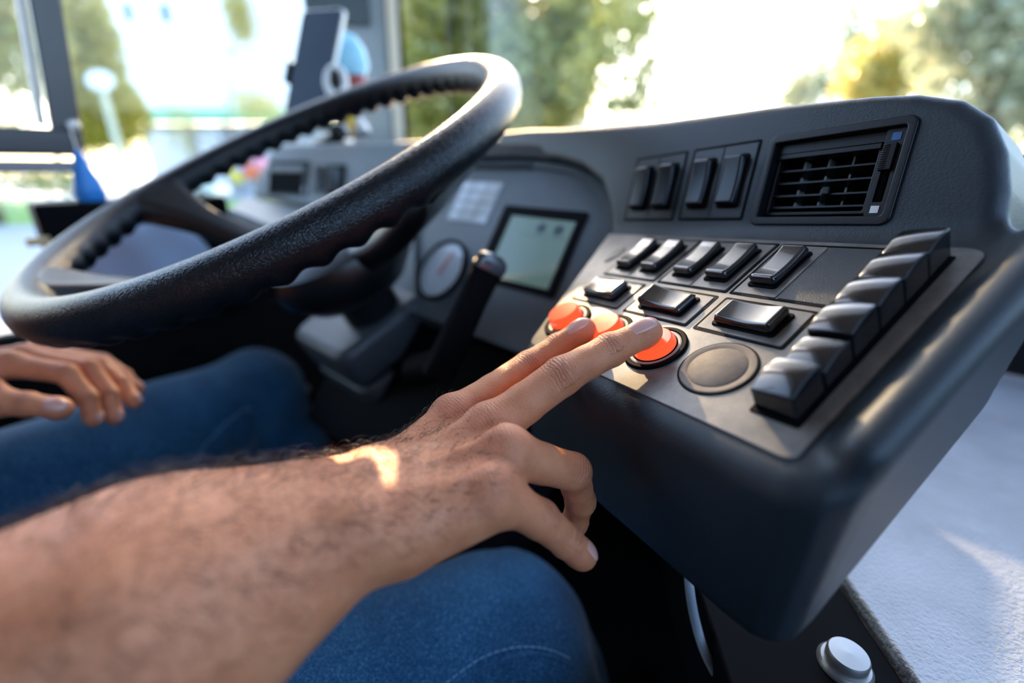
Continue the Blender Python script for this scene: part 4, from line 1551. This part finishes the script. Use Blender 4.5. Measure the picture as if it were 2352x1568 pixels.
# jeans
def denim():
    m, nt, b, o = newmat('denim')
    L = nt.links.new
    tc = N(nt, 'ShaderNodeTexCoord')
    mp = N(nt, 'ShaderNodeMapping')
    mp.inputs['Rotation'].default_value = (0.5, 0.6, 0.9)
    mp.inputs['Scale'].default_value = (1900, 900, 900)
    L(tc.outputs['Object'], mp.inputs[0])
    n1 = N(nt, 'ShaderNodeTexNoise', Scale=1.0, Detail=3, Roughness=0.7)
    L(mp.outputs[0], n1.inputs['Vector'])
    r1 = ramp(nt, [(0.36, (0.001, 0.020, 0.055)), (0.54, (0.004, 0.066, 0.150)), (0.72, (0.17, 0.33, 0.45))])
    L(n1.outputs['Fac'], r1.inputs[0])
    n2 = N(nt, 'ShaderNodeTexNoise', Scale=12, Detail=5, Roughness=0.6)
    L(tc.outputs['Object'], n2.inputs['Vector'])
    r2 = ramp(nt, [(0.3, (0.6, 0.65, 0.72)), (0.7, (1.6, 1.5, 1.4))])
    L(n2.outputs['Fac'], r2.inputs[0])
    mx = N(nt, 'ShaderNodeMix', data_type='RGBA', blend_type='MULTIPLY')
    mx.inputs[0].default_value = 1.0
    L(r1.outputs[0], mx.inputs[6]); L(r2.outputs[0], mx.inputs[7])
    L(mx.outputs[2], b.inputs['Base Color'])
    b.inputs['Roughness'].default_value = 0.85
    b.inputs['Specular IOR Level'].default_value = 0.2
    b.inputs['Sheen Weight'].default_value = 0.15
    bm = N(nt, 'ShaderNodeBump', Strength=0.5, Distance=0.0004)
    L(n1.outputs['Fac'], bm.inputs['Height'])
    L(bm.outputs[0], b.inputs['Normal'])
    return m


M['denim'] = denim()
R_HIP, L_HIP = B(-0.40, -0.24, -0.36), B(-0.59, -0.26, -0.33)
R_KNEE = P(1155, 1468, 388)
L_KNEE = P(588, 905, 722)
R_ANK = R_KNEE + BF * 150 - BU * 395 + BR * 30
L_ANK = L_KNEE + BF * 90 - BU * 395 + BR * 20


def jeans_sdf(p):
    d = cap(p, R_HIP, R_KNEE, 86, 68)
    d = smin(d, cap(p, R_KNEE, R_ANK, 68, 55), 16)
    l = cap(p, L_HIP, L_KNEE, 86, 66)
    l = smin(l, cap(p, L_KNEE, L_ANK, 66, 55), 16)
    h = ell(p, HIP, np.stack([BR, BF, BU], 1), (185, 140, 110))
    d = smin(smin(d, l, 18), h, 40)
    # drag folds
    for A, Bk, ph in ((R_HIP, R_KNEE, 0.4), (L_HIP, L_KNEE, 1.9)):
        t = nrm(Bk - A)
        s_ = (p - A) @ t
        q = p - A - s_[:, None] * t
        u_ = q @ BU; v_ = q @ np.cross(t, BU)
        near = np.clip(1 - np.abs(s_ - np.linalg.norm(Bk - A) + 60) / 150, 0, 1)
        d = d + near * (2.4 if ph < 1 else 4.2) * np.sin(s_ * 0.17 + u_ * 0.045 + v_ * 0.03 + ph + 1.2 * np.sin(v_ * 0.05)) * np.clip(0.35 - u_ / 110, 0, 1)
        d = d + 1.2 * np.sin(s_ * 0.045 + u_ * 0.05 + ph * 2)
    return d


VJ, FJ = isosurf(jeans_sdf, axis(-720, 220, 7), axis(-60, 900, 7), axis(CAMZ * 1000 - 790, CAMZ * 1000 - 170, 7), 2)
jeans = isoobj('jeans', VJ, FJ, M['denim'], person)


def on_surface(fn, p, it=12):
    p = np.array(p, float)
    for _ in range(it):
        d, g = grad(fn, p, 0.5)
        p = p - g * d[:, None]
    return p, g


def seam(path, rad, mat, name, dash=None):
    p, g = on_surface(jeans_sdf, path)
    mb = MB()
    if dash:
        for i in range(0, len(p) - dash[0], dash[0] + dash[1]):
            mb.tube(list(p[i:i + dash[0] + 1] + g[i:i + dash[0] + 1] * 0.2), rad, 6)
    else:
        mb.tube(list(p), rad, 8)
    return obj(name, mb, mat, jeans)


thread = plain('seam_thread', (0.16, 0.30, 0.45), 0.8)
sp_ = [P(980 + 370 * t, 1560 - 75 * math.sin(t * 2.6) - 0 * t, 330) for t in np.linspace(0, 1, 90)]
seam(sp_, 0.45, thread, 'stitching', (3, 1))
sp_ = [P(1000 + 350 * t, 1580 - 80 * math.sin(t * 2.6), 330) for t in np.linspace(0, 1, 60)]
seam(sp_, 0.8, M['denim'], 'seam')
sp_ = [P(250 + 390 * t, 1120 - 200 * t ** 1.1, 560 + 60 * t) for t in np.linspace(0, 1, 90)]
seam(sp_, 0.8, thread, 'stitching', (3, 1))

# shirt with short sleeves
def shirt_sdf(p):
    tr = ell(p, CHEST, np.stack([BR, BF, BU], 1), (187, 128, 258))
    tr = smin(tr, ell(p, HIP + BU * 70, np.stack([BR, BF, BU], 1), (182, 138, 140)), 60)
    tr = smin(tr, cap(p, R_SHO, L_SHO, 72, 72), 50)
    tr = smin(tr, cap(p, R_SHO, R_SHO * .55 + R_ELB * .45, 68, 66), 20)
    tr = smin(tr, cap(p, L_SHO, L_SHO * .55 + L_ELB * .45, 68, 66), 20)
    return tr + 1.5 * np.sin(p[:, 2] * 0.06 + 2 * np.sin(p[:, 0] * 0.02))


VS, FS = isosurf(shirt_sdf, axis(-900, -60, 12), axis(-280, 260, 12), axis(CAMZ * 1000 - 500, CAMZ * 1000 + 320, 12), 2)
isoobj('shirt', VS, FS, plain('shirt_cloth', (0.10, 0.12, 0.16), 0.85), person)
VH, FH = isosurf(lambda p: smax(ell(p, HEAD + BU * 10 - BF * 8, np.stack([BR, BF, BU], 1), (80, 96, 112)), -(p - HEAD) @ (BU * 0.85 - BF * 0.5) + 10, 6),
                 axis(HEAD[0] - 115, HEAD[0] + 115, 8), axis(HEAD[1] - 125, HEAD[1] + 125, 8), axis(HEAD[2] - 70, HEAD[2] + 140, 8), 1)
if len(VH):
    isoobj('hair', VH, FH, hair_m, person)
for k, (an, sg) in enumerate(((R_ANK, 1), (L_ANK, -1))):
    mb = MB()
    V2, F2 = isosurf(lambda p: smin(cap(p, an - BU * 25, an + BF * 170 - BU * 40, 44, 38), ball(p, an, 52), 12), axis(an[0] - 130, an[0] + 260, 7), axis(an[1] - 130, an[1] + 260, 7), axis(an[2] - 90, an[2] + 70, 7), 1)
    isoobj('shoe', V2, F2, M['dark'], person)


# ------------------------------------------------------------------ the street outside
ground_z = CAMZ * 1000 + GZ


def D(px, py, dist):
    """world metres at a distance (metres ahead)"""
    return P(px, py, dist * 1000) / 1000


def gpt(px, dist):
    p = D(px, 400, dist)
    return np.array([p[0], p[1], ground_z / 1000])


road_m = grain('asphalt', (0.34, 0.35, 0.37), 0.85, 3, 0.2, 0.002)
struct('ground', MB().box(-90000, 90000, -30000, 120000, ground_z - 300, ground_z), road_m)


def grass_mat():
    m, nt, b, o = newmat('grass')
    tc = N(nt, 'ShaderNodeTexCoord')
    n1 = N(nt, 'ShaderNodeTexNoise', Scale=0.8, Detail=6)
    nt.links.new(tc.outputs['Object'], n1.inputs['Vector'])
    r = ramp(nt, [(0.3, (0.10, 0.22, 0.03)), (0.7, (0.24, 0.42, 0.07))])
    nt.links.new(n1.outputs['Fac'], r.inputs[0])
    nt.links.new(r.outputs[0], b.inputs['Base Color'])
    b.inputs['Roughness'].default_value = 0.9
    return m


M['grass'] = grass_mat()
a, b, c, d = gpt(-700, 15), gpt(1300, 17), gpt(1300, 25), gpt(-700, 31)
gp = [tuple(np.array(x) * 1000)[:2] for x in (a, b, c, d)]
gr = obj('lawn', MB().prism(gp, ground_z - 5, ground_z + 6), M['grass'])
tag(gr, 'green lawn along the street', 'lawn', kind='stuff')
pave = plain('paving', (0.62, 0.62, 0.63), 0.8)
gp = [tuple(np.array(x) * 1000)[:2] for x in (gpt(-700, 27), gpt(250, 27), gpt(250, 33), gpt(-700, 33))]
pv = obj('footpath', MB().prism(gp, ground_z - 5, ground_z + 14), pave)
pv['kind'] = 'structure'


def leaf_mat(name, c0, c1, c2, tr=0.5):
    c0, c1, c2 = [tuple(x * 0.85 for x in c) for c in (c0, c1, c2)]
    m = bpy.data.materials.new(name)
    m.use_nodes = True
    nt = m.node_tree
    nt.nodes.clear()
    g = N(nt, 'ShaderNodeNewGeometry')
    r = ramp(nt, [(0.0, c0), (0.5, c1), (1.0, c2)])
    nt.links.new(g.outputs['Random Per Island'], r.inputs[0])
    df = N(nt, 'ShaderNodeBsdfDiffuse')
    tl = N(nt, 'ShaderNodeBsdfTranslucent')
    gl = N(nt, 'ShaderNodeBsdfGlossy', Roughness=0.3)
    m1 = N(nt, 'ShaderNodeMixShader'); m1.inputs[0].default_value = tr
    m2 = N(nt, 'ShaderNodeMixShader'); m2.inputs[0].default_value = 0.06
    o = N(nt, 'ShaderNodeOutputMaterial')
    nt.links.new(r.outputs[0], df.inputs[0]); nt.links.new(r.outputs[0], tl.inputs[0])
    nt.links.new(df.outputs[0], m1.inputs[1]); nt.links.new(tl.outputs[0], m1.inputs[2])
    nt.links.new(m1.outputs[0], m2.inputs[1]); nt.links.new(gl.outputs[0], m2.inputs[2])
    nt.links.new(m2.outputs[0], o.inputs[0])
    return m


LM = {
    'yellow': leaf_mat('leaf_yellow', (0.50, 0.42, 0.05), (0.75, 0.60, 0.09), (0.38, 0.40, 0.06)),
    'green': leaf_mat('leaf_green', (0.20, 0.23, 0.04), (0.38, 0.38, 0.08), (0.55, 0.48, 0.11)),
    'dark': leaf_mat('leaf_dark', (0.03, 0.08, 0.035), (0.07, 0.14, 0.05), (0.14, 0.20, 0.06)),
    'golden': leaf_mat('leaf_golden', (0.70, 0.48, 0.08), (0.62, 0.55, 0.16), (0.40, 0.42, 0.12)),
    'pale': leaf_mat('leaf_pale', (0.30, 0.36, 0.20), (0.42, 0.46, 0.30), (0.52, 0.50, 0.32)),
}
bark = plain('bark', (0.10, 0.075, 0.05), 0.9)
rt = np.random.default_rng(11)


def tree(label, dist, trunk_px, blobs, mat, leaf=0.09, trunk_r=0.16, group=None, cat='tree', dens=1.0, trunk=True, upper=()):
    """blobs: pixel centre, radii in pixels, number of leaves; the crown is that deep as it is wide"""
    base = gpt(trunk_px, dist)
    fr = Frame(base * 1000, [1, 0, 0], [0, 1, 0], [0, 0, 1])
    t = thing('tree' if cat == 'tree' else 'shrub', label, cat, fr, group)
    vs, fs = [], []
    sc = dist / FPX
    tops = []
    for (px, py, rx, ry, n) in blobs:
        c = D(px, py, dist)
        tops.append(c)
        n = int(n * dens)
        k = rt.normal(size=(n, 3))
        k /= np.linalg.norm(k, axis=1)[:, None]
        k *= rt.random(n)[:, None] ** 0.45
        pos = c + k * np.array([rx * sc, min(rx, 260) * sc, ry * sc * 1.05])
        for q in pos:
            a = rt.normal(size=3); a /= np.linalg.norm(a)
            b_ = np.cross(a, rt.normal(size=3)); b_ /= np.linalg.norm(b_)
            s_ = leaf * rt.uniform(0.6, 1.3)
            o = len(vs)
            n_ = np.cross(a, b_)
            q = q - base
            vs += [tuple((q - a * s_) * 1000), tuple((q + b_ * s_ * .5 + n_ * s_ * .12) * 1000), tuple((q + a * s_) * 1000), tuple((q - b_ * s_ * .5 + n_ * s_ * .12) * 1000)]
            fs.append((o, o + 1, o + 2, o + 3))
    for (cx, cy, cz, rr, n) in upper:                   # added crown mass above the view, blocks sun from the left hand
        tops.append(np.array([cx, cy, cz]))
        k = rt.normal(size=(n, 3))
        k /= np.linalg.norm(k, axis=1)[:, None]
        k *= rt.random(n)[:, None] ** 0.4
        for q in np.array([cx, cy, cz]) + k * rr:
            a = rt.normal(size=3); a /= np.linalg.norm(a)
            b_ = np.cross(a, rt.normal(size=3)); b_ /= np.linalg.norm(b_)
            o = len(vs)
            q = q - base
            vs += [tuple((q - a * .24) * 1000), tuple((q + b_ * .14) * 1000), tuple((q + a * .24) * 1000), tuple((q - b_ * .14) * 1000)]
            fs.append((o, o + 1, o + 2, o + 3))
    obj('crown' if cat == 'tree' else 'foliage', MB().add(vs, fs), mat, t, fr, fr)
    if trunk:
        tw = MB()
        m = np.mean(tops, axis=0)
        top = (m - base) * 1000
        tw.tube([(0, 0, -20), (40, 0, top[2] * .35), (top[0] * .5, top[1] * .5, top[2] * .75), tuple(top)], [trunk_r * 1000, trunk_r * 850, trunk_r * 650, trunk_r * 350], 12)
        for q in tops:
            e_ = (q - base) * 1000
            s0 = np.array([top[0] * .35, top[1] * .35, top[2] * .55])
            tw.tube([s0, (s0 + e_) / 2 + np.array([0, 0, 150]), e_], [trunk_r * 420, trunk_r * 280, trunk_r * 120], 8)
        obj('trunk', tw, bark, t, fr, fr)
    return t


# trees beyond the windscreen, from the pillar to the right
tree('tall green tree right of the pillar, trunk beside the wheel', 13, 1270, [(1060, 60, 150, 160, 2600), (1180, 200, 160, 130, 2600), (1000, 230, 100, 120, 1300), (1330, 30, 180, 110, 1500), (1290, 170, 90, 120, 900)], LM['green'], 0.15, dens=2.2, group='trees beyond the windscreen')
tree('loose leafy branches of a tree against the white sky', 8.5, 1380, [(1470, 60, 130, 110, 620), (1400, 160, 110, 100, 620), (1500, 190, 90, 70, 200), (1440, 250, 90, 50, 330), (1560, 40, 60, 70, 110)], LM['green'], 0.085, 0.07, group='trees beyond the windscreen')
tree('yellowing tree close behind the pillar strip', 18, 985, upper=[(-4.72, 17.0, CAMZ + 7.2, 2.1, 5500)], blobs=[(960, 150, 60, 190, 1500), (1080, 280, 130, 60, 1200)], mat=LM['yellow'], leaf=0.17, dens=2.0, group='trees beyond the windscreen')  # upper crown is unseen, added to shade the left hand
tree('golden tree above the far end of the console', 21, 2060, [(2060, 150, 110, 110, 1700), (1990, 190, 70, 60, 600)], LM['golden'], 0.18, dens=1.9, group='trees beyond the windscreen')
tree('pale olive tree at the right edge of the windscreen', 12, 2290, [(2270, 90, 150, 150, 1700), (2200, 30, 130, 80, 700), (2340, 230, 100, 120, 900)], LM['pale'], 0.13, dens=1.9, group='trees beyond the windscreen')
tree('grey-green bushy tree against the white sky, left of the golden tree', 28, 1880, [(1870, 190, 85, 60, 650), (1930, 120, 60, 80, 420), (1960, 40, 80, 60, 420), (1830, 230, 60, 40, 300)], LM['pale'], 0.24, group='trees beyond the windscreen')
# trees beyond the side window
tree('yellow tree in the corner beyond the sliding pane', 16, -40, [(20, 60, 110, 150, 2200), (-80, 150, 150, 160, 1500)], LM['golden'], 0.14, dens=1.6, group='trees beyond the side window')
tree('yellow-green tree between the window post and the white building', 20, 190, [(190, 90, 75, 160, 2000), (240, 260, 90, 90, 1500)], LM['yellow'], 0.17, dens=1.8, group='trees beyond the side window')
tree('dark evergreen just behind the window post', 28, 140, [(135, 140, 45, 220, 1600), (200, 270, 60, 80, 800)], LM['dark'], 0.18, dens=1.6, group='trees beyond the side window')
tree('low green shrub on the lawn behind the blue charm', 17, 120, [(100, 412, 90, 32, 900)], LM['green'], 0.08, cat='shrub', trunk=False)
tree('yellow-green shrub below the wall of the white building', 24, 590, [(590, 245, 70, 40, 800), (420, 300, 40, 60, 300)], LM['yellow'], 0.1, cat='shrub')

# white building with green bands
wall_w = plain('white_render', (0.86, 0.83, 0.79), 0.7)
BD = 34.0
bl = D(250, 250, BD) * 1000
br_ = D(775, 250, BD) * 1000
ub = (br_ - bl) * np.array([1, 1, 0]); wb = np.linalg.norm(ub); ub /= wb
FBD = Frame([bl[0], bl[1], ground_z], ub, np.cross(BU, ub), BU)
bld = thing('building', 'large white building with small windows and green bands, left of the phone', 'building', FBD)


def bz(py):
    return D(500, py, BD)[2] * 1000 - ground_z


def bxx(px):
    return FBD.loc(D(px, 200, BD) * 1000)[0]


obj('wall', MB().box(0, wb, 0, 9000, bz(250), bz(-500)), wall_w, bld, FBD, FBD)
grn = plain('green_band', (0.25, 0.50, 0.33), 0.7)
obj('band', MB().box(-100, wb + 100, -120, 100, bz(282), bz(250)), grn, bld, FBD, FBD)
obj('band', MB().box(0, wb * .7, -60, 100, bz(132), bz(124)), plain('pale_band', (0.55, 0.66, 0.60), .7), bld, FBD, FBD)
obj('lower_storey', MB().box(1500, wb, 600, 8000, 0, bz(282)), plain('shade_wall', (0.30, 0.31, 0.33), .8), bld, FBD, FBD)  # recessed lower storey in one even grey
for x0, x1 in ((bxx(305), bxx(400)), (bxx(430), bxx(480))):
    obj('garage_door', MB().box(x0, x1, 480, 640, 100, bz(300)), plain('garage', (0.62, 0.63, 0.64), .6), bld, FBD, FBD)
wg_ = plain('dark_window', (0.10, 0.16, 0.22), 0.15)
for px, py in ((350, 50), (430, 52), (350, -120), (430, -120)):
    x0, z0 = bxx(px), bz(py)
    f = obj('window', MB().ring([(x0 - 420, z0 - 650), (x0 + 420, z0 - 650), (x0 + 420, z0 + 650), (x0 - 420, z0 + 650)], [(x0 - 330, z0 - 560), (x0 + 330, z0 - 560), (x0 + 330, z0 + 560), (x0 - 330, z0 + 560)], -60, 20, fn=lambda x, y, z: (x, z, y)), wall_w, bld, FBD, FBD)
    obj('window_pane', MB().box(x0 - 340, x0 + 340, -15, 5, z0 - 570, z0 + 570), wg_, f, FBD, FBD)
tree('green climbing plant on the white building beside the phone', 31, 545, [(545, 30, 32, 60, 900)], LM['yellow'], 0.14, trunk_r=0.06, cat='shrub')

# cream building glimpsed behind the trees, right of the pillar
FB2 = Frame(gpt(1290, 26) * 1000, np.array([1.0, 0, 0]), np.array([0, 1.0, 0]), BU)
b2 = thing('building', 'cream building glimpsed between the trees behind the wheel rim', 'building', FB2)
cr = plain('cream_render', (0.80, 0.62, 0.42), 0.8)
obj('wall', MB().box(-1400, 1400, 0, 5000, 0, D(1290, 60, 26)[2] * 1000 - ground_z), cr, b2, FB2, FB2)
obj('roof', MB().prism([(-1700, 0), (1700, 0), (0, 900)], -300, 5200, fn=lambda x, y, z: (x, z, y + D(1290, 60, 26)[2] * 1000 - ground_z)), plain('tiles', (0.45, 0.22, 0.14), .8), b2, FB2, FB2)
obj('window', MB().box(-500, 500, -40, 20, 1200, 2600), wg_, b2, FB2, FB2)

# lamp post with an oval sign
lp = gpt(290, 18)
FLP = Frame(lp * 1000, np.array([1.0, 0, 0]), np.array([0, 1.0, 0]), BU)
post = thing('sign_post', 'pale post with an oval white sign on top, standing on the lawn', 'sign post', FLP)
t_ = FLP.loc(D(240, 210, 18) * 1000)
post_h = t_[2]
obj('post', MB().tube([(0, 0, 0), (0, 0, post_h * .5), (0, 0, post_h)], [150, 130, 110], 16), plain('post_paint', (0.55, 0.55, 0.42), .6), post, FLP, FLP)
obj('sign', MB().lathe([(0, -90), (480, -60), (520, 0), (480, 60), (0, 90)], 0, 0, 32, fn=lambda x, y, z: (x, z, y * .62 + post_h + 200)), plain('sign_white', (0.85, 0.87, 0.9), .4), post, FLP, FLP)
obj('plinth', MB().box(-330, 330, -330, 330, 0, 900), plain('plinth', (0.6, 0.58, 0.53), .8), post, FLP, FLP)
# low fence at the far side of the lawn
FF = Frame(gpt(-60, 21) * 1000, nrm(gpt(220, 21) - gpt(-60, 21)), np.array([0, 1.0, 0]), BU)
fe = thing('fence', 'low grey rail fence beyond the lawn, below the window rail', 'fence', FF)
fm_ = plain('fence_grey', (0.28, 0.29, 0.30), .7)
for i in range(6):
    obj('fence_post', MB().box(i * 1000, i * 1000 + 90, -45, 45, 0, 1300), fm_, fe, FF, FF)
for z in (500, 800, 1150):
    obj('rail', MB().box(0, 5100, -25, 25, z, z + 110), fm_, fe, FF, FF)
# parked white car in front of the garages
FC2 = Frame(gpt(420, 26) * 1000, np.array([1.0, 0, 0]), np.array([0, 1.0, 0]), BU)
car = thing('car', 'pale car parked in front of the garages of the white building', 'car', FC2)
prof = [(-2100, 350), (-2100, 800), (-1500, 950), (-900, 1430), (600, 1450), (1300, 1000), (2050, 850), (2100, 350)]
obj('body', MB().prism(prof, -850, 850, fn=lambda x, y, z: (x, z, y)), plain('car_paint', (0.62, 0.64, 0.66), .25, coat=.5), car, FC2, FC2, bevel=120, seg=3)
obj('side_window', MB().prism([(-1200, 980), (-830, 1350), (520, 1370), (1050, 1000)], -870, -845, fn=lambda x, y, z: (x, z, y)), wg_, car, FC2, FC2)
for x in (-1300, 1300):
    obj('wheel', MB().lathe([(330, -100), (330, 100), (0, 100)], 0, 0, 28, fn=lambda a, b, c, x=x: (a + x, c - 780, b + 330)), M['black'], car, FC2, FC2)
# bright rounded spots of unknown kind beside the dash wing
for k, (px, py, col, nm) in enumerate(((545, 405, (0.75, 0.55, 0.05), 'yellow'), (575, 395, (0.75, 0.14, 0.05), 'red'), (600, 378, (0.75, 0.25, 0.40), 'pink'), (560, 388, (0.12, 0.25, 0.65), 'blue'))):
    c_ = D(px, py, 20) * 1000
    f = Frame(c_, np.array([1.0, 0, 0]), np.array([0, 1.0, 0]), BU)
    o = obj('flower_clump', MB().lathe([(0, 300), (200, 230), (290, 60), (240, -140), (60, -320), (0, -330)], 0, 0, 20), plain('flower_' + nm, col, .4), None, f)
    tag(o, nm + ' flower clump in the colourful bed beyond the left end of the dash wing', 'flowers', 'flower bed')
